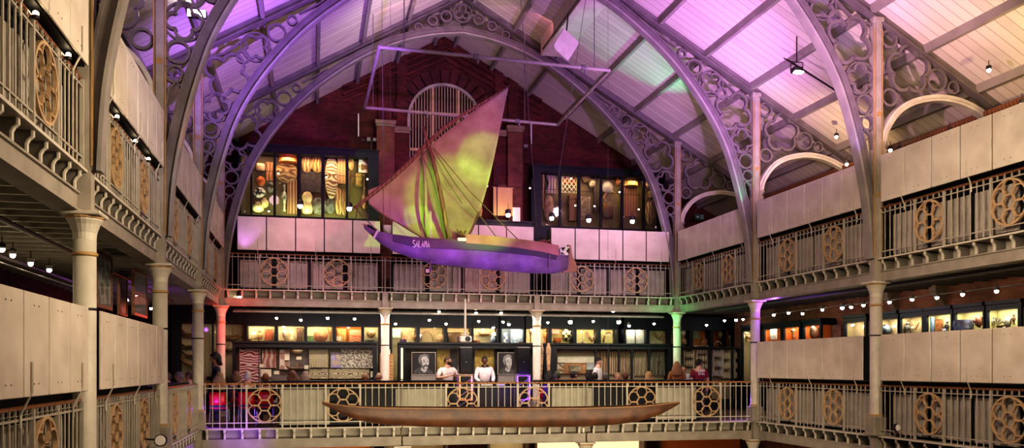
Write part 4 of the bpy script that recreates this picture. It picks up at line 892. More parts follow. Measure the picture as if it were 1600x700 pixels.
# portraits
def portrait(px, py, w, h, label, moust):
    c = onY(px, py, YP-.08); s = mpp(c); W, H = w*s/C_, h*s
    t = thing('portrait_poster', label, 'poster', c)
    MB().bbox((0, 0, 0), W, .02, H, .004).build('print', mat('print_dark_%d' % px, (.03, .03, .033), .7, col2=(.012, .012, .015), scale=3), t)
    MB().band([(-W/2, -H/2), (W/2, -H/2), (W/2, H/2), (-W/2, H/2)], .014, -.02, .012, True).build('frame', 'board_white', t)
    def sh(n, pts, col, d): MB().prism([(x*W, z*H) for x, z in pts], -.011-d, -.010-d+.001).build(n, col, t)
    g = lambda v: mat('print_tone_%d_%d' % (px, int(v*100)), (v, v, v*.98), .8, col2=(v*.55,)*3, scale=12)
    sh('shoulders', [(-.46, -.49), (.42, -.49), (.36, -.34), (.16, -.2), (-.12, -.16), (-.36, -.26)], g(.10), .001)
    sh('collar', [(-.13, -.28), (.02, -.40), (.12, -.34), (.12, -.22), (-.08, -.16)], g(.55), .002)
    sh('face', [(-.12, -.12), (-.06, -.22), (.04, -.28), (.14, -.24), (.20, -.12), (.22, .06), (.22, .2), (.12, .3), (-.04, .32), (-.16, .2), (-.17, .02)], g(.48), .003)
    sh('face_shadow', [(-.17, .02), (-.12, -.12), (-.06, -.22), (.04, -.28), (-.02, -.14), (-.08, .04), (-.1, .2), (-.16, .2)], g(.14), .004)
    if moust:
        sh('hair', [(-.19, -.02), (-.24, .18), (-.17, .36), (.02, .43), (.18, .39), (.24, .26), (.14, .31), (-.04, .31), (-.13, .2), (-.13, .02)], g(.2), .005)
        sh('moustache', [(-.04, -.14), (.03, -.07), (.11, -.05), (.2, -.08), (.25, -.17), (.18, -.15), (.11, -.12), (.05, -.13), (-.02, -.19)], g(.07), .005)
    else:
        sh('hair', [(-.18, -.06), (-.25, .12), (-.2, .32), (-.02, .42), (.16, .4), (.24, .26), (.12, .33), (-.04, .27), (-.13, .14), (-.13, -.04)], g(.26), .005)
        sh('mouth', [(.06, -.12), (.16, -.11), (.16, -.13), (.07, -.145)], g(.08), .005)
    sh('brow', [(-.03, .13), (.05, .15), (.06, .13), (-.02, .11)], g(.08), .006)
    for ex in (.02, .15): sh('eye', [(ex-.035, .09), (ex+.035, .1), (ex+.03, .07), (ex-.03, .065)], g(.08), .006)
    sh('nose_shadow', [(.08, .06), (.12, -.03), (.06, -.04), (.07, .0)], g(.2), .006)
    return t
portrait(662, 568, 36, 35, 'black and white portrait poster of a man with a large moustache', True)
portrait(793, 568, 30, 34, 'black and white portrait poster of a man with a high curled fringe', False)
for k, (px, w, lab) in enumerate(((662, 38, 'grey slatted panel under the moustached portrait'), (793, 30, 'grey slatted panel under the curled-fringe portrait'))): art('panel', px, 592, w, 10, (.35, .33, .3), (.2, .18, .17), lab, Y=YP-.08, pat='vstripe', scale=9)
MB_ = MB().bbox((0, 0, 0), .05, .03, 1.0, .01); o = MB_.build('strip_light', 'glow_strip'); o.location = onY(628, 568, YP-.03); tag(o, 'upright yellow strip light at the left side of the portrait case', 'light')
for px, w, lab in ((693, 20, 'mustard yellow backing cloth behind the man in the t-shirt'), (757, 30, 'mustard yellow backing cloth behind the man with headphones')): art('cloth', px, 562, w, 46, (.5, .36, .1), (.25, .16, .05), lab, Y=YP+.3)
# right screen contents
def zC(x, y): return 830+x/5.832, 490+y/5.832
KC = 1/5.832
for kind, x, y, w, h, a, b, lab, pat, sc in (
    ('panel', 405, 418, 340, 55, (.66, .6, .5), (.5, .44, .35), 'long cream board across the left of the wooden panel case', 'noise', 5),
    ('panel', 400, 498, 200, 90, (.55, .3, .14), BRN, 'orange brown picture with a pale centre', 'noise', 5), ('panel', 265, 500, 60, 90, (.55, .5, .42), BRN, 'pale carved panel left of the orange picture', 'voronoi', 12),
    ('panel', 400, 500, 105, 50, (.5, .42, .3), DRK, 'small pale painting on the orange picture', 'noise', 9),
    ('panel', 545, 480, 85, 60, (.6, .62, .66), GRY, 'bluish white card behind the youth in white', 'noise', 5),
    ('cloth', 655, 450, 80, 210, (.5, .36, .26), BRN, 'first tall wooden panel right of the youth in white', 'vstripe', 3), ('cloth', 750, 450, 80, 210, (.55, .44, .32), BRN, 'second tall wooden panel, palest', 'vstripe', 4),
    ('cloth', 860, 450, 95, 210, (.45, .36, .28), BRN, 'third tall wooden panel, left of the violet light', 'wave', 5), ('cloth', 1000, 455, 110, 220, (.5, .43, .35), BRN, 'fourth tall panel with knotted texture', 'wave', 7),
    ('cloth', 1155, 455, 130, 220, (.38, .31, .26), DRK, 'fifth tall panel with a dark figure on it', 'wave', 7), ('figure', 1160, 450, 25, 140, DRK, BRN, 'slim dark figure standing before the fifth panel', 'noise', 8),
    ('card', 1252, 370, 38, 50, WHT, GRY, 'upper of two rounded white labels right of the tall panels', 'noise', 5), ('card', 1250, 430, 26, 50, WHT, GRY, 'lower of two white labels right of the tall panels', 'noise', 5)):
    px, py = zC(x, y); dy = -.05 if lab.startswith(('small', 'slim')) else 0
    art(kind, px, py, w*KC, h*KC, a, b, lab, Y=yp+.06+dy, pat=pat, scale=sc)
# glittering case: racks of little vessels
for k, (px, py, w, h, a, lab) in enumerate(((1075, 565, 16, 40, (.6, .5, .35), 'shelf of tan vessels at the left of the glittering case'), (1096, 558, 18, 36, (.5, .42, .35), 'shelf of small vessels behind the man in maroon'), (1120, 565, 14, 46, (.5, .4, .6), 'violet lit shelf of vessels in the glittering case'), (1134, 568, 12, 46, (.6, .45, .35), 'shelf of reddish vessels right of the violet one'), (1151, 568, 9, 46, (.55, .4, .3), 'narrow shelf of vessels at the right case edge'))):
    art('rack', px, py, w, h, a, (.75, .68, .55), lab, Y=yp)
# model boats at the far left
t = wallcase('display_cabinet', 'tall dark case of model canoes in the far left corner', [(280, 331), (334, 383)], YR-.2, .6, 2.95, .6, 'lit_cream', pxl=268, pxr=386, topbar=.5, group='wall cases of the lower rear gallery')
for px, py, w, h, a, lab, tl in ((298, 521, 30, 14, BRN, 'uppermost model outrigger canoe left of the standing woman', 8), (300, 540, 32, 10, DRK, 'dark flat model canoe, second from the top', -4), (301, 554, 32, 10, BRN, 'brown model canoe, third from the top', 4), (298, 568, 34, 12, TAN, 'tan model canoe tilted steeply near the seated heads', 25), (364, 524, 34, 14, BRN, 'model canoe with triangular sail frame right of the red column', -6), (356, 545, 26, 10, DRK, 'lower dark model canoe right of the red column', 5)):
    art('canoe', px, py, w, h, a, TAN, lab, Y=YR+.05, tilt=tl)
# ------------------------------------------------------------------ right wall, lower gallery
for k, (a, b, bm, w) in enumerate(((1543, 1590, 'lit_green', 'nearest, with dark birds'), (1492.6, 1535, 'lit_green', 'second, holding the red capped mask'), (1448, 1485, 'lit_green', 'third, holding the orange panel'), (1407, 1440, 'lit_back2', 'fourth, left of the orange panel one'), (1376, 1402, 'lit_back2', 'behind the nearest right column'), (1321, 1350, 'lit_back2', 'dim one left of the nearest right column'), (1256, 1280, 'lit_orange', 'bright orange, right one'), (1225, 1248, 'lit_orange', 'bright orange, middle one'), (1194, 1219, 'lit_orange', 'bright orange, beside the violet column'), (1160, 1186, 'lit_cream', 'cream lit, left of the violet column'))):
    XX = 15.05; y1 = onX(a, 500, XX).y; y0 = onX(b, 500, XX).y
    t = thing('display_cabinet', 'navy cabinet, lower right gallery, '+w, 'display case', (XX, y1+.1, 0), R(-90), 'wall cases along the lower right gallery'); L = y1-y0+.2
    MB().box(0, L, 0, .5, 2.78, 2.98).box(0, L, 0, .5, 0, .9).box(0, .1, 0, .06, .9, 2.78).box(L-.1, L, 0, .06, .9, 2.78).box(-.02, L+.02, -.04, .0, 2.9, 2.98).build('case_frame', 'case_navy', t)
    MB().box(.03, L-.03, .32, .35, .9, 2.78).box(.01, .03, .06, .35, .9, 2.78).box(L-.03, L-.01, .06, .35, .9, 2.78).build('back_panel', bm, t); STRIPS.append(((y0+y1)/2, L-.25)); MB().box(.1, L-.1, .03, .036, .9, 2.78).build('glass_pane', 'glass', t)
for kind, px, py, w, h, a, b, lab in (('fan', 1556, 502, 16, 16, DRK, GRY, 'dark spread bird wing in the nearest right wall case'), ('mask', 1575, 503, 9, 16, WHT, DRK, 'white mask right of the dark bird wing'), ('figure', 1584, 499, 7, 16, BRN, DRK, 'brown figure at the right edge of the nearest case'), ('bowl', 1566, 511, 14, 5, DRK, BRN, 'dark bowl under the bird wing'),
    ('mask', 1529, 502, 10, 20, (.4, .15, .1), DRK, 'red capped mask in the second right wall case'), ('basket', 1505, 509, 22, 18, DRK, BLU, 'dark heap-shaped basket in the second right wall case'), ('card', 1511, 510, 7, 6, WHT, CRM, 'white card on the dark basket'),
    ('panel', 1468, 510, 10, 22, ORG, DRK, 'orange patterned panel in the third right wall case'), ('panel', 1456, 508, 5, 24, (.3, .5, .7), BLU, 'pale blue strip left of the orange panel'), ('figure', 1480, 510, 8, 18, DRK, GRY, 'dark figure right of the orange panel'),
    ('figure', 1418, 513, 9, 20, GRY, DRK, 'grey figure in the fourth right wall case'), ('boomerang', 1430, 509, 10, 14, TAN, BRN, 'tan bent stick right of the grey figure'), ('jar', 1385, 514, 10, 14, (.3, .4, .5), DRK, 'dim blue jar next to the nearest right column'),
    ('panel', 1308, 520, 14, 24, (.3, .13, .08), DRK, 'dark red board left of the dim case'), ('jar', 1272, 518, 8, 22, DRK, BRN, 'dark vase in the right orange case'), ('panel', 1209, 520, 9, 20, WHT, GRY, 'white printed sheet in the orange case by the violet column'), ('club', 1240, 522, 5, 16, TAN, BRN, 'tan staff in the middle orange case'), ('mask', 1164, 520, 6, 9, (.6, .5, .35), BRN, 'pale mask in the cabinet left of the violet column'), ('figure', 1169, 527, 6, 14, BRN, TAN, 'brown figure in the cabinet left of the violet column')):
    art(kind, px, py, w, h, a, b, lab, X=15.22)
# upper right: things seen through the railing and the case tops behind
art('panel', 1520, 345, 20, 34, (.65, .14, .05), ORG, 'red-orange panel coloured as orange-lit interior, behind the nearest upper right railing', X=13.4)  # added panel; the orange light behind the railing is put into its colour
art('card', 1463, 344, 8, 14, (.8, .6, .4), WHT, 'lit cream card behind the nearest upper right railing', X=13.3)
art('boomerang', 1480, 352, 18, 30, BRN, DRK, 'brown folding chair frame shape behind the upper right railing', X=13.2)
for k in (2, 3, 1):
    t = thing('display_cabinet', 'brown topped tall case over the upper right boards, '+where[('right', k)], 'display case', (14.6, YF[k+1]-.15, ZU), R(-90), 'tall cases along the upper right wall')
    MB().box(0, 5.0, .06, .5, 0, 3.22).build('case_body', 'wood_dark', t); MB().bbox((2.5, .25, 3.29), 5.1, .6, .14, .03).build('cornice', 'wood_rail', t)
    for q in range(5): MB().box(.1+q*.98, .98+q*.98, .03, .05, .3, 2.85).build('door', 'wood_rail', t)
# brick corbels lower right wall
for px in (1400, 1475):
    c = onX(px, 466, 15.6); struct(MB().prism([(0, 0), (-.42, .35), (-.42, .45), (0, .45)], c.y-.15, c.y+.15, 'y') if False else MB().add([(15.6, c.y-.12, 2.95), (15.25, c.y-.12, 3.4), (15.25, c.y-.12, 3.55), (15.6, c.y-.12, 3.55), (15.6, c.y+.12, 2.95), (15.25, c.y+.12, 3.4), (15.25, c.y+.12, 3.55), (15.6, c.y+.12, 3.55)], [(0, 1, 2, 3), (7, 6, 5, 4), (0, 4, 5, 1), (1, 5, 6, 2), (2, 6, 7, 3), (3, 7, 4, 0)]), 'trim_20', 'stone')
# ------------------------------------------------------------------ left gallery hanging frames
def hframe(px0, px1, pyt, pyb, X, label, m):
    a = onX(px0, pyt, X); b = onX(px1, pyt, X); zt_ = onX((px0+px1)/2, pyt, X).z; zb = onX((px0+px1)/2, pyb, X).z
    t = thing('hanging_picture_frame', label, 'picture frame', (X, a.y, zb), R(90), 'brown picture frames hung in the left gallery'); L = b.y-a.y; H = zt_-zb
    mb = MB().band([(0, 0), (L, 0), (L, H), (0, H)], .07, -.03, .03, True); mb.build('frame', 'wood_rail', t)
    MB().box(.03, L-.03, -.012, .0, .03, H-.03).build('picture', m, t); MB().box(.03, L-.03, -.02, -.016, .03, H-.03).build('glass_pane', 'glass', t)
    for x in (.1, L-.1): MB().tube([(x, 0, H), (x, 0, 3.5-zb)], .006, 4).build('wire', 'wire', t)
mat('picture_a', (.5, .52, .48), .6, col2=(.2, .2, .18), pat='voronoi', scale=5); mat('picture_b', (.55, .56, .55), .6, col2=(.3, .3, .3), scale=4)
hframe(150, 173, 398, 480, -3.6, 'large brown framed picture hanging just right of the nearest left column', 'picture_a')
hframe(186, 197, 403, 492, -4.0, 'narrow brown framed picture between the two larger hanging pictures', 'picture_b')
hframe(208, 228, 425, 493, -3.6, 'smaller brown framed picture hanging before the second left column', 'picture_b')
# ------------------------------------------------------------------ DJ equipment
t = thing('projector', 'white projector hanging on a pole from the rear ceiling beam', 'projector', onY(727, 530, 26.6)); c = t.location.copy()
MB().bbox((0, 0, 0), .36, .34, .2, .03).build('housing', 'board_white', t); MB().lathe([(.08, -.2), (.085, -.17), (.075, -.15)], 16, (.05, 0, 0), 'y').build('lens', 'black_plastic', t)
MB().lathe([(.1, -.185), (.1, -.165), (.085, -.165), (.085, -.185)], 16, (.05, 0, 0), 'y').build('lens_ring', 'steel', t)
MB().bbox((-.2, 0, 0), .08, .26, .16, .02).build('vent', 'iron_dark', t)
MB().tube([(0, 0, .1), (0, 0, 3.6-c.z)], .035, 8).bbox((0, 0, .13), .2, .2, .04).build('pole', 'iron_light', t)
def speaker(px, label):
    c = onY(px, 564, 24.3); s = mpp(c); t = thing('loudspeaker', label, 'loudspeaker', (c.x, 24.3, onY(px, 584, 24.3).z)); H = 42*s
    MB().bbox((0, .15, H/2), 22*s, .36, H, .03).build('cabinet', 'black_plastic', t)
    MB().bbox((0, -.04, H/2), 19.5*s, .03, H*.93, .012).build('grille', 'speaker_grille', t)
    MB().bbox((0, -.062, H*.44), .05, .008, .014, .002).build('badge', 'steel', t)
    return c
for px, lab, lab2, gl in ((728, 'tall black loudspeaker between the two men in white', 'orange lit stand under the left loudspeaker', 'glow_orange'), (818, 'tall black loudspeaker right of the curled-fringe portrait', 'purple lit stand under the right loudspeaker', 'glow_purple')):
    c = speaker(px, lab); t = thing('speaker_stand', lab2, 'stand', (c.x, 24.45, 0)); zt_ = onY(px, 584, 24.3).z-.012
    w = .2
    for sx in (-w, w):
        for sy in (-.14, .14): MB().tube([(sx, sy, 0), (sx, sy, zt_)], .018, 6).build('leg', 'steel', t)
    mb = MB()
    for k in range(4):
        z = .1+k*(zt_-.2)/4; z2 = z+(zt_-.2)/4
        mb.tube([(-w, -.14, z), (w, -.14, z2)], .012, 5)
    mb.build('brace', 'steel', t)
    MB().box(-w-.02, w+.02, -.16, .16, zt_-.02, zt_).build('top_plate', 'steel', t); MB().box(-w-.05, w+.05, -.2, .2, 0, .02).build('base_plate', 'dark_metal', t)
    e = MB().band([(-w+.03, .55), (w-.03, .55), (w-.03, zt_-.05), (-w+.03, zt_-.05)], .012, -.165, -.15, True); e.build('light_strip', gl, t)
c0 = onY(738, 600, 24.9); c1 = onY(800, 600, 24.9)
t = thing('equipment_table', 'black table with silver equipment seen through the railing between the loudspeakers', 'table', (c0.x+.1, 24.7, 0)); L = c1.x-c0.x-.1
MB().bbox((L/2, .25, .9), L, .6, .05, .01).build('tabletop', 'black_plastic', t)
for x in (.06, L-.06):
    for y in (.02, .48): MB().tube([(x, y, 0), (x, y, .88)], .02, 6).build('leg', 'dark_metal', t)
MB().box(.02, L-.02, -.05, -.04, .15, .87).build('front_cloth', 'black_paint', t)
base = Vector((c0.x+.1, 24.7, .926))
for k, (x, w, d, h, lab, nm) in enumerate(((.3, .34, .32, .09, 'silver turntable deck on the left of the equipment table', 'turntable'), (.72, .28, .32, .1, 'silver mixer in the middle of the equipment table', 'mixer'))):
    t = thing(nm, lab, nm, base+Vector((x, .25, 0))); MB().bbox((0, 0, h/2), w, d, h, .01).build('body', 'steel', t)
    MB().lathe([(.12, h), (.12, h+.012), (.02, h+.014)], 20).build('platter', 'black_plastic', t) if k == 0 else [MB().lathe([(.012, h), (.01, h+.02)], 8, (q*.05-.08, 0, 0)).build('knob', 'black_plastic', t) for q in range(4)]
# ------------------------------------------------------------------ people
def skinmesh(vs, es, rs, sub=1):
    me = bpy.data.meshes.new('sk'); me.from_pydata(vs, es, []); o = bpy.data.objects.new('sk', me); COL.objects.link(o)
    md = o.modifiers.new('s', 'SKIN'); md.use_smooth_shade = True; md.branch_smoothing = .4
    for i, sv in enumerate(me.skin_vertices[0].data): sv.radius = (rs[i], rs[i]*1.0) if not isinstance(rs[i], tuple) else rs[i]; sv.use_root = i == 0
    if sub: o.modifiers.new('u', 'SUBSURF').levels = sub; 
    dg = bpy.context.evaluated_depsgraph_get(); dg.update(); ev = o.evaluated_get(dg); m2 = ev.to_mesh(); out = ([tuple(v.co) for v in m2.vertices], [list(p.vertices) for p in m2.polygons])
    ev.to_mesh_clear(); bpy.data.objects.remove(o); bpy.data.meshes.remove(me); return out
SK = {}
def figure_meshes(key, pose, arms):
    if key in SK: return SK[key]
    sit = pose == 'sit'
    pz = .545 if sit else .94; lean = Vector((0, -.05 if sit else -.01, 0))
    pel = Vector((0, 0, pz)); sp = Vector((0, 0, pz+.16)); ch = Vector((0, .01, pz+.36)); nk = Vector((0, .0, pz+.53)); hd = Vector((0, -.02, pz+.64))
    vs = [pel, sp, ch, nk, hd]; es = [(0, 1), (1, 2), (2, 3), (3, 4)]; rs = [(.15, .11), (.135, .10), (.165, .115), .068, .062]
    tv = [pel, sp, ch, Vector((0, 0, pz+.49))]; te = [(0, 1), (1, 2), (2, 3)]; tr = [(.185, .14), (.18, .14), (.205, .145), .085]
    hands = []
    for sg, (el, wr) in zip((-1, 1), arms):
        sh = Vector((sg*.19, .01, pz+.455)); el = Vector((sg*el[0], el[1], pz+el[2])); wr = Vector((sg*wr[0], wr[1], pz+wr[2]))
        n = len(vs); vs += [sh, el, wr]; es += [(2, n), (n, n+1), (n+1, n+2)]; rs += [.062, .045, .03]
        n = len(tv); tv += [sh, el.lerp(wr, .0), wr.lerp(el, .12)]; te += [(2, n), (n, n+1), (n+1, n+2)]; tr += [.078, .058, .045]
        hands.append((wr, (wr-el).normalized(), sg))
    lv = [pel]; le = []; lr = [(.165, .125)]
    for sg in (-1, 1):
        hp = Vector((sg*.095, 0, pz-.04)); kn = Vector((sg*.13, -.42, pz+.0)) if sit else Vector((sg*.10, -.02, .5)); an = Vector((sg*.13, -.38, .09)) if sit else Vector((sg*.11, .03, .09)); to = an+Vector((sg*.02, -.13, -.05))
        n = len(vs); vs += [hp, kn, an, to]; es += [(0, n), (n, n+1), (n+1, n+2), (n+2, n+3)]; rs += [.085, .055, .038, .03]
        n = len(lv); lv += [hp, kn, an]; le += [(0, n), (n, n+1), (n+1, n+2)]; lr += [.105, .075, .06]
    body = skinmesh([tuple(v) for v in vs], es, rs); top = skinmesh([tuple(v) for v in tv], te, tr); leg = skinmesh([tuple(v) for v in lv], le, lr)
    # short-sleeve version
    sv = list(tv); sr = list(tr)
    for q in (4, 7): sv[q+2] = sv[q+1].lerp(sv[q], .12)+Vector((0, 0, .0)); sv[q+1] = sv[q].lerp(sv[q+1], .5)
    sr = [r_ if i not in (5, 6, 8, 9) else .07 for i, r_ in enumerate(sr)]
    tee = skinmesh([tuple(v) for v in sv], te, sr)
    SK[key] = dict(body=body, top=top, tee=tee, leg=leg, hands=hands, head=hd+Vector((0, -.005, .045)), pz=pz, ank=[Vector((s_*.13, -.38, .05)) if sit else Vector((s_*.11, .03, .05)) for s_ in (-1, 1)])
    return SK[key]
ARMS = {'down': (((.24, .04, .18), (.25, -.06, -.06)),)*2, 'lap': (((.24, -.02, .2), (.12, -.26, .08)),)*2, 'clasp': (((.33, -.04, .20), (.10, -.27, .25)),)*2,
        'table': (((.25, -.02, .17), (.17, -.28, .05)),)*2, 'hold': (((.24, -.02, .18), (.10, -.27, .2)), ((.24, .04, .18), (.25, -.04, -.06)))}
PN = [0]
def person(label, x, y, z, yaw, pose='stand', H=1.75, arms='down', skin=(.62, .38, .27), top=(.8, .78, .74), topkind='top', legs=(.06, .06, .08), hair='short', hairc=(.03, .02, .015), head_turn=0, extras=(), group=None):
    PN[0] += 1; k = PN[0]; D = figure_meshes((pose, arms), pose, ARMS[arms]); s = H/1.75*(1 if pose == 'stand' else 1.01)
    t = thing('person', label, 'person', (x, y, z), R(yaw), group); t.scale = (s*1.06, s*1.06, s)
    hd = D['head']; rot = Matrix.Rotation(R(head_turn), 3, 'Z')
    mb = MB(); mb.add(*D['body'])
    # head: skull, jaw, nose, ears and lips joined to the neck
    hv = MB(); rows = []
    for i in range(1, 12):
        a = PI*i/12; zz = -math.cos(a)*.118; r_ = math.sin(a); jaw = max(0, -zz/.118)
        rows.append([(.078*r_*math.cos(t_)*(1-.28*jaw), (.098*r_*math.sin(t_)*(1-.12*jaw))-.012*jaw*(math.sin(t_) < 0), zz) for t_ in [2*PI*j_/16 for j_ in range(16)]])
    hv.rows(rows); hv.rows([[(-.011, -.088, .02), (.011, -.088, .02), (.004, -.084, .03)], [(-.016, -.098, -.022), (.016, -.098, -.022), (0, -.118, -.014)], [(-.012, -.088, -.032), (.012, -.088, -.032), (0, -.1, -.03)]])
    for sg in (-1, 1): hv.ball((sg*.08, .008, -.005), .012, .022, .032, 8, 6)
    hv.cur = 1; hv.ball((0, -.092, -.052), .024, .010, .008, 8, 5)
    o_ = len(mb.v); mb.v += [tuple(hd+rot@Vector(v)) for v in hv.v]; mb.f += [[q+o_ for q in f] for f in hv.f]; mb.m += hv.m
    for wr, d, sg in D['hands']:
        a, b = basis(d); side = a*sg
        def hp(u, v, w): return tuple(wr+d*u+a*v+b*w)
        mb.rows([[hp(u, v*w_, q*h_) for v, q in ((-1, -1), (1, -1), (1, 1), (-1, 1))] for u, w_, h_ in ((-.01, .024, .018), (.03, .036, .016), (.085, .04, .013), (.095, .036, .010))])
        for f_, (off, ln) in enumerate(((-.029, .068), (-.010, .078), (.010, .073), (.028, .058))):
            mb.tube([hp(.085, off, 0), hp(.085+ln*.5, off*1.08, .004), hp(.085+ln*.85, off*1.1, .018), hp(.085+ln, off*1.1, .032)], [.0095, .009, .008, .006], 6)
        mb.tube([hp(.02, -.03, .006), hp(.05, -.055, .014), hp(.085, -.062, .024)], [.013, .011, .008], 6)
    sm = mat('skin_%d' % k, skin, .55, col2=tuple(c*.88 for c in skin), scale=5); lm = mat('lips_%d' % k, (skin[0]*.8, skin[1]*.5, skin[2]*.5), .5, scale=5)
    mb.build('body', [sm, lm], t, smooth=True)
    tm = mat('top_%d' % k, top, .85, col2=tuple(c*.8 for c in top), scale=9, bump=.2)
    MB().add(*D[topkind]).build('shirt' if topkind == 'tee' else 'sweater', tm, t, smooth=True)
    MB().add(*D['leg']).build('trousers', mat('legs_%d' % k, legs, .85, scale=8), t, smooth=True)
    for an in D['ank']: MB().rows([[(an.x+u*w_, an.y+yy, zz) for u, zz in ((-1, .0), (1, .0), (.9, h_), (-.9, h_))] for yy, w_, h_ in ((.07, .035, .08), (.0, .045, .10), (-.09, .048, .06), (-.17, .035, .035))]).build('shoe', 'black_paint', t)
    hm = mat('hair_%d' % k, hairc, .6, col2=tuple(c*.5 for c in hairc), scale=45, bump=.4)
    h = MB(); rows = []
    big = {'short': 1.06, 'buzz': 1.025, 'curly': 1.32, 'long': 1.10, 'cap': 1.08, 'bob': 1.14, 'fringe': 1.10}[hair]
    for i in range(12):
        a = PI*.5*(i/11) if hair not in ('long', 'bob', 'curly') else PI*.5*(i/11)
        row = []
        for j_ in range(20):
            t_ = 2*PI*j_/20; back = max(0, math.sin(t_)); low = -.035-.05*back if hair not in ('buzz', 'fringe') else -.0-.05*back
            if math.sin(t_) < -.35: low = .055 if hair != 'fringe' else .035
            f = i/11; zz = low+(.118*big-low)*math.sin(a)
            rr = math.sqrt(max(0, 1-(max(zz, 0)/(.1185*big))**2)) if zz > 0 else 1-.1*(zz/-.08)**2
            j2_ = 1+(.10*math.sin(j_*3.7+i*2.3) if hair == 'curly' else .02*math.sin(j_*5+i))
            row.append(tuple(hd+rot@Vector((.080*big*rr*math.cos(t_)*j2_, .101*big*rr*math.sin(t_)*j2_+.004, zz+.003))))
        rows.append(row)
    h.rows(rows)
    if hair in ('long', 'bob', 'curly'):
        L_ = {'long': .36, 'bob': .17, 'curly': .20}[hair]; rows = []
        for i in range(8):
            f = i/7; wd = .088*(1+.35*math.sin(f*PI))*big/1.1*(1+.75*f if hair == 'long' else 1)
            rows.append([tuple(hd+rot@Vector((wd*math.cos(t_)*(1+.05*math.sin(j_*4+i)), .055+.065*math.sin(t_)+.05*f, .03-L_*f))) for j_, t_ in enumerate([2*PI*q/14 for q in range(14)])])
        h.rows(rows)
    h.build('hair' if hair != 'cap' else 'hat', hm, t, smooth=True)
    for sg in (-1, 1):
        e = MB().ball((0, 0, 0), .013, .008, .007, 8, 5).build('eye', 'black_paint', t, smooth=True); e.location = hd+rot@Vector((sg*.03, -.088, .018))
    if hair != 'cap':
        for sg in (-1, 1): e = MB().bbox((0, 0, 0), .032, .008, .006, .002).build('eyebrow', hm, t); e.location = hd+rot@Vector((sg*.03, -.090, .038))
    if 'beard' in extras:
        b_ = MB(); rows = []
        for zz, w_ in ((-.03, .078), (-.06, .070), (-.09, .055), (-.115, .032)): rows.append([tuple(hd+rot@Vector((w_*math.cos(t_), -.006+(-.094+(.0 if zz > -.1 else .02))*math.sin(t_)*(1 if zz > -.1 else .8), zz))) for t_ in [PI*q/10 for q in range(11)]]+[tuple(hd+rot@Vector((w_*.8*math.cos(t_), -.004-.07*math.sin(t_), zz))) for t_ in [PI*(10-q)/10 for q in range(11)]])
        b_.rows(rows).build('beard', hm, t, smooth=True)
    if 'headphones' in extras:
        c = Vector((0, -.01, D['pz']+.53)); MB().tube([c+Vector((.085*math.cos(a), .02+.08*math.sin(a), .02)) for a in [PI*(-.25+1.5*q/12) for q in range(13)]], .011, 6).build('headphone_band', 'black_plastic', t)
        for sg in (-1, 1): MB().ball(c+Vector((sg*.065, -.075, -.005)), .032, .022, .04, 10, 7).build('headphone_cup', 'black_plastic', t, smooth=True)
    if 'print' in extras:
        mb = MB(); y_ = .125
        for r_, row in enumerate((((0, .0), (.2, .6)), ((0, 0), (1, 1)))):
            for q in range(4):
                x0 = -.095+q*.05; z0 = D['pz']+.40-r_*.085
                mb.band([(x0, z0), (x0, z0+.06), (x0+.035, z0+.06), (x0+.035, z0+.03), (x0, z0+.03)][:5 if (q+r_) % 2 else 3], .012, .132, .16)
        mb.build('shirt_print', 'white_paint', t)
    return t
def at(px, Y): return onY(px, 560, Y).x
person('man in a white short-sleeved t-shirt turned towards the left loudspeaker, hands together', at(699, 25.3), 25.3, 0, 18, H=1.80, arms='clasp', topkind='tee', top=(.78, .73, .68), hair='buzz', hairc=(.10, .055, .03), head_turn=55, extras=('beard',))
person('man in a white long-sleeved top with headphones round his neck, behind the table', at(757, 25.9), 25.9, 0, 0, H=1.82, arms='table', top=(.80, .72, .72), skin=(.16, .075, .05), hair='short', hairc=(.015, .01, .01), head_turn=-12, extras=('headphones',))
person('standing woman with dark curly hair and dark top, beside the red-lit column', at(338, 23.9), 23.9, 0, -80, H=1.84, arms='hold', top=(.03, .035, .06), skin=(.45, .25, .17), hair='curly', hairc=(.02, .012, .01))
person('black-haired youth in a white shirt looking down, standing over the seated listeners', at(934, 26.2), 26.2, 0, 55, H=1.80, top=(.80, .80, .80), hair='fringe', hairc=(.01, .01, .012), skin=(.66, .44, .33))
person('woman with long fair hair and brown coat seen from behind', at(1051, 24.6), 24.3, 0, 165, H=1.66, top=(.32, .14, .05), hair='long', hairc=(.36, .19, .09))
person('small person in white between the brown coat and the maroon shirt', at(1068, 26.4), 26.4, 0, -10, H=1.56, top=(.7, .7, .72), hair='short', hairc=(.05, .03, .02))
person('man in a maroon t-shirt with white lettering on the back', at(1088, 24.4), 24.2, 0, 172, H=1.74, topkind='tee', top=(.22, .02, .045), hair='short', hairc=(.02, .012, .01), extras=('print',), head_turn=-50)
def chair(label, x, y, yaw, group='red stacking chairs of the audience'):
    t = thing('stacking_chair', label, 'chair', (x, y, 0), R(yaw), group)
    MB().bbox((0, 0, .46), .42, .42, .035, .015).build('seat', 'red_plastic', t); MB().rows([[(-.2+q*.1, .2+.02*math.cos(q*1.2)*0+zz*.12+.03*(1-((q-2)/2)**2), .44+zz) for q in range(5)]+[(.2-q*.1, .225+zz*.12+.03*(1-((2-q)/2)**2), .44+zz) for q in range(5)] for zz in (.1, .2, .32, .42)]).build('backrest', 'red_plastic', t, smooth=True)
    for sx in (-1, 1):
        MB().tube([(sx*.19, -.18, .43), (sx*.21, -.2, 0)], .012, 6).build('leg', 'steel', t); MB().tube([(sx*.19, .26, .85), (sx*.19, .19, .43), (sx*.21, .24, 0)], .012, 6).build('leg', 'steel', t)
    return t
def seated(label, clabel, px, Y, yaw, **k):
    x = at(px, Y); person(label, x, Y, 0, yaw, pose='sit', arms='lap', **k); return chair(clabel, x-.0, Y, yaw)
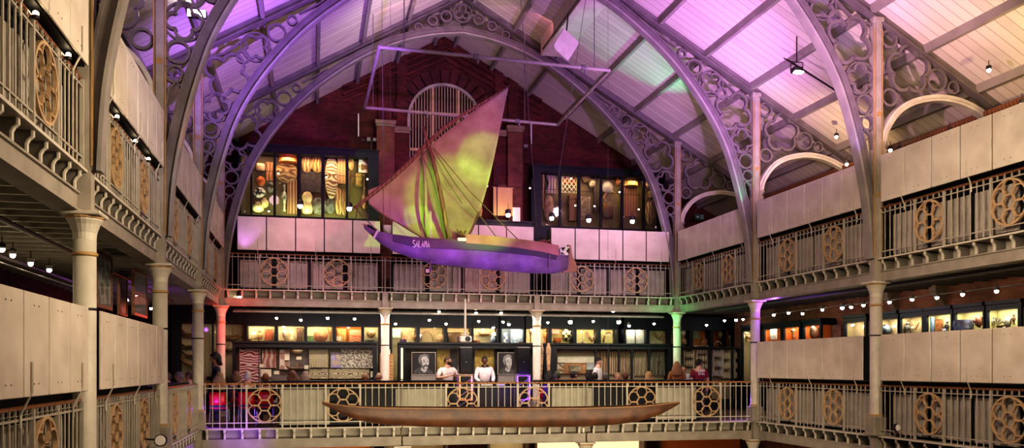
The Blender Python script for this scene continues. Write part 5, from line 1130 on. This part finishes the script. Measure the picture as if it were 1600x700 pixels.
seated('seated listener with long fair hair and dark jacket, nearest the red column', 'red chair under the fair-haired listener by the deck corner', 343, 22.9, 176, hair='long', hairc=(.42, .28, .16), top=(.03, .03, .045))
seated('seated listener with brown hair just left of the white hat', 'red chair between the fair-haired listener and the white hat', 369, 24.3, 185, hair='bob', hairc=(.25, .13, .07), top=(.05, .07, .12), skin=(.6, .4, .3))
seated('seated listener wearing a white knitted hat', 'red chair under the listener with the white hat', 387, 23.0, 178, hair='cap', hairc=(.75, .7, .62), top=(.04, .04, .05))
seated('seated listener behind the gold rosette nearest the corner, hair ginger', 'red chair behind the leftmost gold rosette', 415, 23.2, 180, hair='short', hairc=(.35, .15, .06), top=(.12, .08, .06), H=1.70)
seated('listener with bushy reddish hair left of the dotted painting', 'red chair under the bushy-haired listener', 457, 23.6, 190, hair='curly', hairc=(.28, .13, .09), top=(.1, .1, .1))
seated('listener with wispy pale hair below the model dugout', 'red chair under the wispy-haired listener', 477, 24.2, 175, hair='bob', hairc=(.45, .33, .25), top=(.2, .2, .22))
seated('listener with thin sandy hair right of the dotted painting', 'red chair under the sandy-haired listener', 570, 24.6, 180, hair='buzz', hairc=(.4, .27, .15), top=(.1, .1, .12), H=1.70)
seated('bald seated person at the foot of the rear column', 'red chair at the foot of the rear column', 592, 24.6, 180, hair='buzz', hairc=(.5, .35, .26), top=(.1, .1, .12), H=1.70)
seated('leftmost seated person in red, partly behind the second left column', 'red chair partly behind the second left column', 262, 22.9, -110, hair='short', hairc=(.15, .1, .08), top=(.35, .03, .04))
seated('seated grey-haired person in a blue coat between two left columns', 'red chair under the grey-haired person in blue', 281, 23.6, -100, hair='short', hairc=(.3, .28, .26), top=(.03, .05, .16))
seated('seated person in a patterned brown top beside the blue coat', 'red chair under the patterned brown top', 297, 24.4, -100, hair='short', hairc=(.1, .07, .05), top=(.25, .15, .1))
seated('dark-haired listener leaning left of the green beanie', 'red chair left of the green beanie', 857, 25.3, 150, hair='bob', hairc=(.02, .015, .012), top=(.03, .03, .035))
seated('listener with mottled green beanie', 'red chair under the green beanie', 871, 24.1, 180, hair='cap', hairc=(.10, .12, .06), top=(.08, .1, .09))
seated('black-haired listener in profile right of the green beanie', 'red chair under the black-haired profile listener', 896, 24.9, 120, hair='short', hairc=(.015, .012, .012), top=(.05, .05, .06))
seated('listener with black bobbed hair left of the youth in white', 'red chair left of the youth in white', 920, 24.0, 185, hair='bob', hairc=(.02, .012, .012), top=(.04, .04, .05))
seated('smaller black-haired listener in front of the youth in white', 'red chair in front of the youth in white', 930, 25.2, 170, hair='short', hairc=(.02, .015, .015), top=(.05, .05, .08), H=1.70)
seated('grey-haired listener right of the youth in white', 'red chair under the grey-haired listener', 946, 24.0, 185, hair='short', hairc=(.2, .18, .17), top=(.1, .1, .12), H=1.70)
seated('fair-faced listener turned to the camera', 'red chair under the listener facing the camera', 964, 25.3, 30, hair='buzz', hairc=(.35, .22, .14), top=(.3, .3, .33), H=1.70)
seated('brown-haired listener beside the one facing the camera', 'red chair beside the listener facing the camera', 977, 24.2, 170, hair='short', hairc=(.16, .06, .04), top=(.12, .06, .05), H=1.70)
seated('listener with curly blond hair below the fifth wooden panel', 'red chair under the curly blond listener', 1014, 24.6, 180, hair='curly', hairc=(.5, .33, .15), top=(.2, .2, .2), H=1.70)
# ------------------------------------------------------------------ lamps
def lampset(r, gl):
    t = thing('spotlight', '', 'spotlight', (0, 0, 0)); MB().ball((0, 0, 0), r, r, r, 10, 7).build('bulb', gl, t, smooth=True)
    MB().lathe([(r*.5, r*2.6), (r*1.25, r*2.2), (r*1.35, r*.4), (r*1.2, r*.4), (r*1.1, r*2.0)], 12).build('shade', 'dark_metal', t); MB().tube([(0, 0, r*2.5), (0, 0, r*5)], .008, 5).build('stem', 'dark_metal', t); return t
def ledset():
    t = thing('handrail_lamp', '', 'lamp', (0, 0, 0)); MB().ball((0, 0, 0), .03, .03, .03, 10, 7).build('bulb', 'glow_soft', t, smooth=True); MB().lathe([(.035, -.05), (.035, -.02), (.02, -.01)], 10).build('base', 'dark_metal', t); return t
PR = {'h': ledset(), 'w': lampset(.042, 'glow_bulb'), 'W': lampset(.075, 'glow_bulb'), 'b': lampset(.05, 'glow_blue'), 's': lampset(.028, 'glow_soft')}
USED = set()
def lamp(k, loc, label, group):
    if k in USED: return dup(PR[k], loc, label=label, group=group)
    USED.add(k); PR[k].location = loc; PR[k]['label'] = label; PR[k]['group'] = group; return PR[k]
for k, px, py in (('w', 432, 497), ('w', 470, 500), ('w', 554, 498), ('w', 618, 506), ('w', 671, 500), ('w', 697, 506), ('w', 748, 502), ('w', 786, 503), ('w', 771, 512), ('w', 744, 489), ('w', 686, 487), ('w', 783, 489), ('w', 856, 504), ('w', 927, 502), ('w', 1022, 506), ('w', 1104, 508), ('w', 1132, 501), ('w', 1161, 499)):
    lamp(k, onY(px, py, 28.9 if py > 494 else 27.9), 'small lit spotlight on the track above the lower rear cases', 'track spotlights of the lower rear gallery')
for k, px, py, lab in (('W', 375, 465, 'large bright lamp under the beam at the far left corner'), ('W', 891, 503, 'left of the two brightest lamps above the olive cases'), ('W', 967, 503, 'right of the two brightest lamps above the olive cases'), ('b', 512, 497, 'blue-white lamp above the rust shield case'), ('b', 795, 507, 'blue-white lamp above the bluish case'), ('b', 958, 486, 'blue-white lamp hung under the upper rear beam'), ('b', 983, 509, 'blue-white lamp above the pale blue doors'), ('b', 1150, 500, 'blue-white lamp near the violet-edged column')):
    lamp(k, onY(px, py, 27.4 if py in (465, 486) else 28.9), lab, 'bright single lamps')
for px, py in ((1209, 492), (1232, 489), (1254, 490), (1285, 484), (1330, 480), (1349, 477), (1390, 472), (1425, 468), (1464, 465), (1504, 460), (1557, 455)):
    lamp('w', onX(px, py, 14.0), 'small lit spotlight over the lower right gallery', 'spotlights of the lower right gallery')
lamp('b', onX(1316, 481, 14.0), 'blue-white lamp over the lower right gallery', 'bright single lamps')
for px, py in ((3, 390), (20, 399), (48, 412), (77, 422), (236, 482), (198, 469)): lamp('w', onX(px, py, -4.6), 'small lit spotlight under the left gallery ceiling', 'spotlights of the lower left gallery')
for px, py in ((469, 322), (546, 326), (735, 335), (794, 336), (862, 341), (920, 344), (988, 346)): lamp('W', onY(px, py, 27.85), 'bright star-like lamp on top of the upper rear white boards', 'bright lamps on the upper rear cases')
for px, py in ((435, 271), (510, 277), (574, 280), (761, 291), (828, 294), (892, 279), (968, 300), (899, 321), (929, 322), (998, 327), (420, 330)): lamp('s', onY(px, py, 29.6), 'tiny lamp before the upper rear wall cases', 'tiny lamps before the upper rear wall')
for px, py in ((1307, 214), (1484, 206), (1391, 235), (1405, 235), (1597, 163), (1545, 110), (1323, 257), (1162, 322), (1105, 349)): lamp('w', onX(px, py, 13.6), 'small lit spotlight above the upper right boards', 'spotlights of the upper right gallery')
for px, py in ((40, 20), (93, 85)): lamp('h', onX(px, py, XL-.05)+Vector((.09, 0, .0)), 'tiny lamp on the handrail of the nearest upper left bay', 'handrail lamps of the nearest bay')
for px, py in ((172, 182), (202, 220), (223, 248)): lamp('h', onX(px, py, XL-.05)+Vector((.09, 0, 0)), 'tiny lamp on the handrail of the second upper left bay', 'handrail lamps of the second bay')
for nm, pts, lab in (('lighting_track', [onY(360, 494, 29.0), onY(600, 494, 29.0), onY(1165, 494, 29.0)], 'long thin lighting track over the lower rear gallery'), ('lighting_track', [onY(380, 265, 29.6), onY(590, 278, 29.6), onY(1000, 305, 29.6)], 'thin cable of tiny lamps across the upper rear wall'), ('lighting_track', [Vector((14.0, 10, 3.15)), Vector((14.0, 27, 3.15))], 'lighting track along the lower right gallery'), ('lighting_track', [Vector((-4.6, 6.5, 3.05)), Vector((-4.6, 21, 3.05))], 'lighting track along the lower left gallery')):
    c = pts[0].copy(); zc_ = sum(p_.z for p_ in pts)/len(pts) if 'rear gallery' in lab else None
    if zc_: pts = [Vector((p_.x, p_.y, 3.32)) for p_ in pts]; c = pts[0].copy()
    solo(MB().tube(pts, .015 if 'cable' not in lab else .008, 6), nm, 'dark_metal', lab, 'lighting track', c)
for nm, (x0, y0, x1, y1), z, lab in (('ceiling_pipe', (-2.4, 28.1, 11.8, 28.1), 3.22, 'nearer grey pipe under the upper rear gallery ceiling'), ('ceiling_pipe', (-2.4, 28.6, 11.8, 28.6), 3.30, 'farther grey pipe under the upper rear gallery ceiling'), ('ceiling_pipe', (-4.0, 6.2, -4.0, 27), 3.42, 'long pipe running under the left gallery joists'), ('ceiling_pipe', (-5.2, 6.2, -5.2, 27), 3.38, 'second pipe under the left gallery joists, nearer the wall'), ('ceiling_pipe', (13.2, 9, 13.2, 27), 3.4, 'pipe under the right gallery ceiling')):
    solo(MB().tube([(x0, y0, z), (x1, y1, z)], .04, 8), nm, 'duct', lab, 'pipe', Vector((x0, y0, z)))
# floodlight on the roof, and its cable tray
c = onY(1245, 110, 19.0); t = thing('floodlight', 'white hot floodlight under the right roof slope with a bracket', 'floodlight', c)
MB().bbox((0, 0, 0), .26, .2, .14, .03).build('housing', 'dark_metal', t); MB().bbox((0, -.07, -.07), .22, .12, .05, .01).build('lens', 'glow_flood', t); MB().tube([(-.16, 0, 0), (-.16, 0, .2), (.16, 0, .2), (.16, 0, 0)], .012, 5).build('yoke', 'dark_metal', t); MB().tube([(0, 0, .2), (0, 0, max(.3, ct(abs(c.x-XC))-.02-c.z))], .015, 5).build('stem', 'dark_metal', t)
a = onY(1228, 92, 18.6); b = onY(1335, 160, 17.0)
t = thing('cable_tray', 'thin ladder-like cable tray running behind the nearest right truss', 'cable tray', a); d = b-a
n_ = d.cross(Vector((0, 0, 1))).normalized()*.08
for q in (-1, 1): MB().tube([n_*q, d+n_*q], .012, 5).build('side_rail', 'dark_metal', t)
mb = MB(); [mb.tube([d*(k/12)-n_, d*(k/12)+n_], .008, 4) for k in range(13)]; mb.build('rungs', 'dark_metal', t)
c = onY(308, 22, 19.5); t = thing('floodlight', 'white floodlight glowing through the tracery of the second left truss', 'floodlight', c)
MB().bbox((0, 0, 0), .4, .2, .16, .03).build('housing', 'dark_metal', t); MB().bbox((0, -.1, -.02), .36, .04, .14, .01).build('lens', 'glow_flood', t); MB().tube([(0, 0, .08), (0, 0, max(.2, ct(abs(c.x-XC))-c.z))], .015, 5).build('stem', 'dark_metal', t)
# round lamp clipped low on the second left column, spot on the right floor edge
for px, py, X, lab in ((251, 688, XL+.25, 'round white-faced lamp fixed low on the second left column'),):
    c = onX(px, py, X); t = thing('round_wall_lamp', lab, 'lamp', c); MB().lathe([(.05, .1), (.1, .05), (.1, -.03), (.085, -.03)], 18, (0, 0, 0), 'y').build('housing', 'dark_metal', t); MB().lathe([(.085, -.035), (.08, -.04), (.01, -.045)], 18, (0, 0, 0), 'y').build('face', 'white_paint', t); MB().tube([(0, .05, 0), (-.25, .05, .02)], .015, 5).build('bracket', 'dark_metal', t)
c = onX(1402, 668, XR-.05); t = thing('round_wall_lamp', 'small round lamp clamped on the lower right railing beside the column', 'lamp', c); MB().lathe([(.04, .12), (.08, .05), (.08, -.03), (.07, -.03)], 16, (0, 0, 0), 'y').build('housing', 'dark_metal', t); MB().lathe([(.07, -.035), (.01, -.045)], 16, (0, 0, 0), 'y').build('face', 'white_paint', t); MB().tube([(0, .05, 0), (0, .05, -.2)], .012, 5).build('bracket', 'dark_metal', t)
# exit sign
c = onY(1093, 339, 29.6); t = thing('exit_sign', 'small dark exit sign with white arrow and door symbol, far right corner', 'sign', c)
MB().bbox((0, 0, 0), .36, .05, .2, .01).build('sign_box', 'sign_green', t); MB().band([(-.12, 0), (-.02, 0)], .02, -.03, -.026).band([(-.08, .04), (-.12, 0), (-.08, -.04)], .02, -.03, -.026).build('arrow', 'white_paint', t); MB().band([(.05, -.06), (.05, .06), (.12, .06), (.12, -.06)], .015, -.03, -.026, True).build('door_symbol', 'white_paint', t)
for px, X, lab in ((383, None, 'left'), (1022, None, 'right')):
    c = onY(px, 330 if px < 500 else 357, 27.75); t = thing('small_bottle', 'small white capped bottle on the %s end of the upper rear boards' % lab, 'bottle', (c.x, 27.6, 6.01)); MB().lathe([(.04, 0), (.045, .02), (.045, .14), (.02, .17), (.02, .2)], 12).build('flask', 'glass', t); MB().lathe([(.025, .18), (.025, .24)], 10).build('cap', 'white_paint', t)
# conduits and boxes on the gable brickwork
for px, py in ((576, 218), (812, 228)):
    c = onY(px, py, YB-.3); t = thing('junction_box', 'grey electrical boxes on the brickwork, %s of the window' % ('left' if px < 700 else 'right'), 'junction box', c)
    MB().bbox((0, 0, 0), .14, .12, .14, .01).bbox((.22, 0, 0), .16, .12, .12, .01).build('housing', 'duct', t); MB().tube([(-.25, .1, 0), (.1, .1, 0), (.1, .1, -.4)], .015, 5).build('conduit', 'duct', t); MB().tube([(-.35, .05, .1), (-.35, .05, .9)] if px < 700 else [(.45, .05, .1), (.45, .05, .9)], .025, 6).build('tube_lamp', 'card_white', t)
# ------------------------------------------------------------------ ground floor glimpses
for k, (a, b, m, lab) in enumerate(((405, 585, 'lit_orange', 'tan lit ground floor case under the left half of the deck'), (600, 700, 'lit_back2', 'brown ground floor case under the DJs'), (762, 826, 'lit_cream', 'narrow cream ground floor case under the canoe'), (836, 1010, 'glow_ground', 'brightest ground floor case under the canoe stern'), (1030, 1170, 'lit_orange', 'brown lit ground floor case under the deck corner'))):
    x0, x1 = at(a, 28.0), at(b, 28.0); t = thing('ground_floor_case', lab, 'display case', (x0, 28.0, ZG), 0, 'ground floor cases glimpsed under the deck'); L = x1-x0
    MB().box(0, L, 0, .6, 0, .9).box(0, L, 0, .6, 4.12, 4.2).box(0, .08, 0, .6, .9, 4.12).box(L-.08, L, 0, .6, .9, 4.12).build('case_frame', 'wood_dark', t); MB().box(.08, L-.08, .5, .55, .9, 4.12).build('back_panel', m, t)
solo(MB().tube([(XL+.3, 25.0, -.66), (XR-.3, 25.0, -.66)], .03, 8), 'ceiling_pipe', 'dark_metal', 'dark pipe under the audience deck across the hall', 'pipe', Vector((XL+.3, 25.0, -.66)))
# ------------------------------------------------------------------ lights
def area(name, loc, target, power, col, sx, sy=None, spread=180):
    l = bpy.data.lights.new(name, 'AREA'); l.energy = power; l.color = col; l.size = sx
    if sy: l.shape = 'RECTANGLE'; l.size_y = sy
    l.spread = R(spread); o = bpy.data.objects.new(name, l); COL.objects.link(o); o.location = loc
    o.rotation_euler = (Vector(target)-Vector(loc)).to_track_quat('-Z', 'Y').to_euler(); return o
def spot(name, loc, target, power, col, ang, blend=.3, size=.05):
    l = bpy.data.lights.new(name, 'SPOT'); l.energy = power; l.color = col; l.spot_size = R(ang); l.spot_blend = blend; l.shadow_soft_size = size
    o = bpy.data.objects.new(name, l); COL.objects.link(o); o.location = loc
    o.rotation_euler = (Vector(target)-Vector(loc)).to_track_quat('-Z', 'Y').to_euler(); return o
def point(name, loc, power, col, size=.08):
    l = bpy.data.lights.new(name, 'POINT'); l.energy = power; l.color = col; l.shadow_soft_size = size
    o = bpy.data.objects.new(name, l); COL.objects.link(o); o.location = loc; return o
WARM = (1, .80, .56); VIO = (.42, .16, 1); LAV = (.72, .42, 1); PINK = (1, .45, .75)
def area_y(name, loc, tilt, power, col, sx, sy):
    o = area(name, loc, Vector(loc)-Vector((0, 0, 1)), power, col, sx, sy); o.rotation_euler = (0, R(tilt), 0); return o
w = bpy.data.worlds.new('world'); scn.world = w; w.use_nodes = True
w.node_tree.nodes['Background'].inputs[0].default_value = (.9, .72, .6, 1); w.node_tree.nodes['Background'].inputs[1].default_value = .06
# added warm fill, no fixture, from the hall's near end and over both sides
area('near_end_fill', (4.6, 1.0, 9.5), (4.6, 22, 4), 170, (1, .78, .58), 9, 3)
area('near_end_fill_low', (4.6, -.5, 3.5), (4.6, 22, 1), 150, (1, .76, .54), 12, 3)
# stage colour on the roof
spot('roof_violet_left', (1.0, 18, 6.0), (-1.2, 23.5, 11), 2300, VIO, 85, .8)
spot('roof_violet_mid', (7.2, 11.0, 5.0), (8.8, 22, 11.0), 2535, (.48, .18, 1), 75, 1, .3)
spot('roof_pink_mid', (9.6, 17.5, 5.5), (9.0, 25, 11), 1950, (.75, .34, 1), 95, 1)
spot('roof_pink_right', (8.5, 14.0, 6.0), (11.5, 17, 9.5), 979, (1, .55, .8), 90, .9)
spot('roof_green', (11.3, 24.3, 6.3), (9.6, 24.2, 10.2), 440, (.1, 1, .45), 40, .6)
spot('roof_warm_right', (13.0, 13.0, 6.4), (14.5, 17, 8.2), 240, (1, .72, .38), 120, .9)
spot('roof_warm_right_far', (13.0, 19.5, 6.4), (14.3, 23, 8.2), 195, (1, .72, .42), 120, .9)
spot('roof_white_apex', (4.2, 23, 9.3), (2.8, 27, 12.5), 416, (1, .9, .75), 100, .9)
spot('roof_violet_near_left', (-1.2, 14, 6.0), (-2.5, 17, 10), 250, (.5, .25, 1), 80, .9)
# rear gable and cases
area('gable_wash', (4.6, 25.5, 12.0), (4.6, 31, 9), 20, (1, .35, .42), 8, .5)
for q in (-1.6, 10.9): spot('rear_gallery_wash', (q, 22.4, 8.6), (2.0 if q < 0 else 7.6, 27.4, 4.8), 700, (1, .62, .80), 80, .8, .2)
# boat colours
a = onY(725, 372, 21.3)
for k, (px, py, an, e) in enumerate(((730, 322, 16.0, 3825), (664, 345, 5.0, 3825), (766, 252, 9.0, 3315))): spot('sail_green_%d' % k, (7.2, 12.5, 4.0), onY(px, py, 21.3), e, (.33, .88, .03), an, .5, .02)
spot('sail_pink', (3.2, 12, 6.5), onY(680, 260, 21.3), 1500, (1, .2, .42), 34, .5, .05)
for k, (px, py) in enumerate(((608, 380), (664, 398), (722, 406), (782, 410), (842, 412))): spot('hull_violet_%d' % k, (3.4+k*.4, 13.5, -.4), onY(px, py, 21.3), 2600, (.36, .03, 1), 12, 1, .05)
spot('stern_orange', (7.2, 17, 4.6), onY(840, 385, 21.3), 60, (1, .45, .15), 18, .5, .05)
spot('dj_front_fill', (4.6, 22.3, 2.9), (4.3, 25.6, 1.5), 130, (1, .9, .85), 90, .8)  # added front fill on the DJs, no fixture
for q in (-1.2, 1.5, 7.4, 9.6): spot('deck_front_fill_%d' % q, (q, 22.6, 3.2), (q, 25.0, 1.0), 30, (1, .88, .75), 110, .9)  # added front fill on the listeners, no fixtures
# coloured uplights on the trusses and columns
for k, (x, y, z, tz, e, c) in enumerate(((XL+.6, 16.3, 4.6, 9, 60, (1, .45, .3)), (XL+1.3, 16.3, 6, 9, 90, (.4, .2, 1)), (XR-.5, 21.5, 5.6, 8, 60, (.1, 1, .4)), (XR-.6, 16.2, 5.6, 8.5, 60, (.35, .25, 1)), (XR-.6, 26.6, 5.2, 8, 70, (.45, .25, 1)), (XL+.6, 26.8, 4.6, 8, 60, (.6, .25, 1)))):
    spot('truss_uplight_%d' % k, (x, y, z), (x+(.5 if x < 4 else -.0), y+.5, tz), e, c, 60, .7)
point('column_red', (XL+.5, YF[4]-.4, 2.9), 28, (1, .05, .05)); point('column_green', (XR-.5, YF[4]-.5, 2.9), 22, (.1, 1, .3))
point('column_violet', (XR-.1, YF[3]+.5, .6), 22, (.3, .08, 1)); point('deck_violet', (XL+.25, YF[3]+.35, .45), 14, (.3, .08, 1))
point('under_deck_violet', (XL+.8, YF[3]+1.2, -.9), 60, (.35, .08, 1)); point('right_gallery_violet', (XR+.3, YF[3]-.5, 3.2), 20, (.4, .1, 1))
point('left_gallery_violet', (XL-1.5, 23.5, 3.0), 18, (.45, .12, 1))
# warm gallery lights, and added front washes from the court without fixtures
area_y('lower_left_gallery', (-4.6, 13, 3.3), 0, 60, WARM, 1, 14); area_y('lower_right_gallery', (13.6, 17, 3.35), -25, 70, WARM, .8, 16)
area('left_front_wash', (3.0, 8.5, 5.0), (-2.7, 13, 3.6), 200, (1, .82, .6), 1.5, 1.5, 120)
area('right_front_wash', (6.0, 9.5, 5.0), (12, 16, 3.4), 190, (1, .80, .58), 1.5, 1.5, 120)
area('deck_light', (4.6, 24.4, 3.6), (4.6, 25.2, 0), 190, (1, .86, .7), 11, .6)
area('rear_case_strip', (4.9, 30.37, 2.86), (4.9, 30.8, 2.2), 130, (1, .82, .55), 14, .08)
area('rear_screen_strip', (4.9, 27.2, 3.1), (4.9, 29.0, 1.2), 150, (1, .86, .7), 13, .1)
area('under_floor', (4.6, 26.5, -.4), (4.6, 27, -4), 120, (1, .75, .45), 13, 2)
area('under_floor_up', (4.6, 24.5, -3.2), (4.6, 22, 0), 60, (1, .75, .45), 12, 1)
# ------------------------------------------------------------------ camera
cam = bpy.data.cameras.new('camera'); cam.sensor_width = 36; cam.lens = F/1600*36; cam.shift_y = (HY-350)/1600; cam.clip_end = 200; cam.clip_start = .05
co = bpy.data.objects.new('camera', cam); COL.objects.link(co); co.location = (0, 0, ZC); co.rotation_euler = (R(90), 0, -TH); scn.camera = co
scn.view_settings.view_transform = 'Standard'; scn.view_settings.look = 'High Contrast'; scn.view_settings.exposure = -.1; scn.view_settings.gamma = 1
scn.cycles.max_bounces = 6; scn.cycles.diffuse_bounces = 3; scn.cycles.glossy_bounces = 2; scn.cycles.transparent_max_bounces = 8
scn.cycles.use_denoising = True; scn.cycles.sample_clamp_indirect = 4
for k, (y_, l_) in enumerate(STRIPS): area_y('case_strip_%d' % k, (15.15, y_, 2.76), -20, 7, (1, .9, .72), .06, l_)
area('upper_case_strip_left', ((onY(480, 300, 30.4)).x, 30.42, 8.6), ((onY(480, 300, 30.4)).x, 31, 6.4), 38, (1, .74, .38), 3.6, .06)
area('upper_case_strip_left_low', ((onY(480, 300, 30.4)).x, 30.42, 6.7), ((onY(480, 300, 30.4)).x, 31, 8), 25, (.85, 1, .45), 3.6, .06)
area('upper_case_strip_right', ((onY(945, 300, 30.4)).x, 30.42, 8.4), ((onY(945, 300, 30.4)).x, 31, 6.4), 26, (1, .74, .38), 3.6, .06)
point('niche_lamp', (onY(787, 330, 29.2).x, 29.0, 6.7), 12, (1, .75, .4))
area_y('left_joist_fill', (-4.6, 12, 2.35), 180, 30, (1, .85, .55), 1.5, 12)  # added unseen fill that brightens the left joists
area_y('right_joist_fill', (13.6, 17, 2.3), 180, 14, (1, .85, .6), 1, 12)  # same kind of added fill under the right gallery
area('deck_edge_fill', (4.6, 15.5, -.9), (4.6, 22, .6), 240, (1, .84, .6), 11, .8, 120)  # added fill below the view, brightens the rear lower railing
spot('left_truss_wash', (3.5, 9, 4.5), (-2.3, 17, 7.2), 800, (.72, .62, 1), 50, .8, .2)
spot('left_truss_wash_far', (1.0, 16, 4.5), (-2.2, 25, 7.2), 160, (.85, .65, 1), 50, .8, .2)
spot('right_truss_wash', (5.5, 9, 4.5), (11.6, 17, 7.6), 120, (1, .8, .75), 50, .8, .2)
spot('bracket_violet', (XL+1.0, YF[3]-1.1, -.12), (XL+1.0, YF[3]+.2, -.15), 40, (.35, .08, 1), 80, .8)
point('stand_violet', (onY(818, 600, 24.0).x, 24.0, .95), 18, (.25, .06, 1), .05)
point('stand_orange', (onY(728, 600, 24.0).x, 24.0, .9), 6, (1, .25, .08), .05)
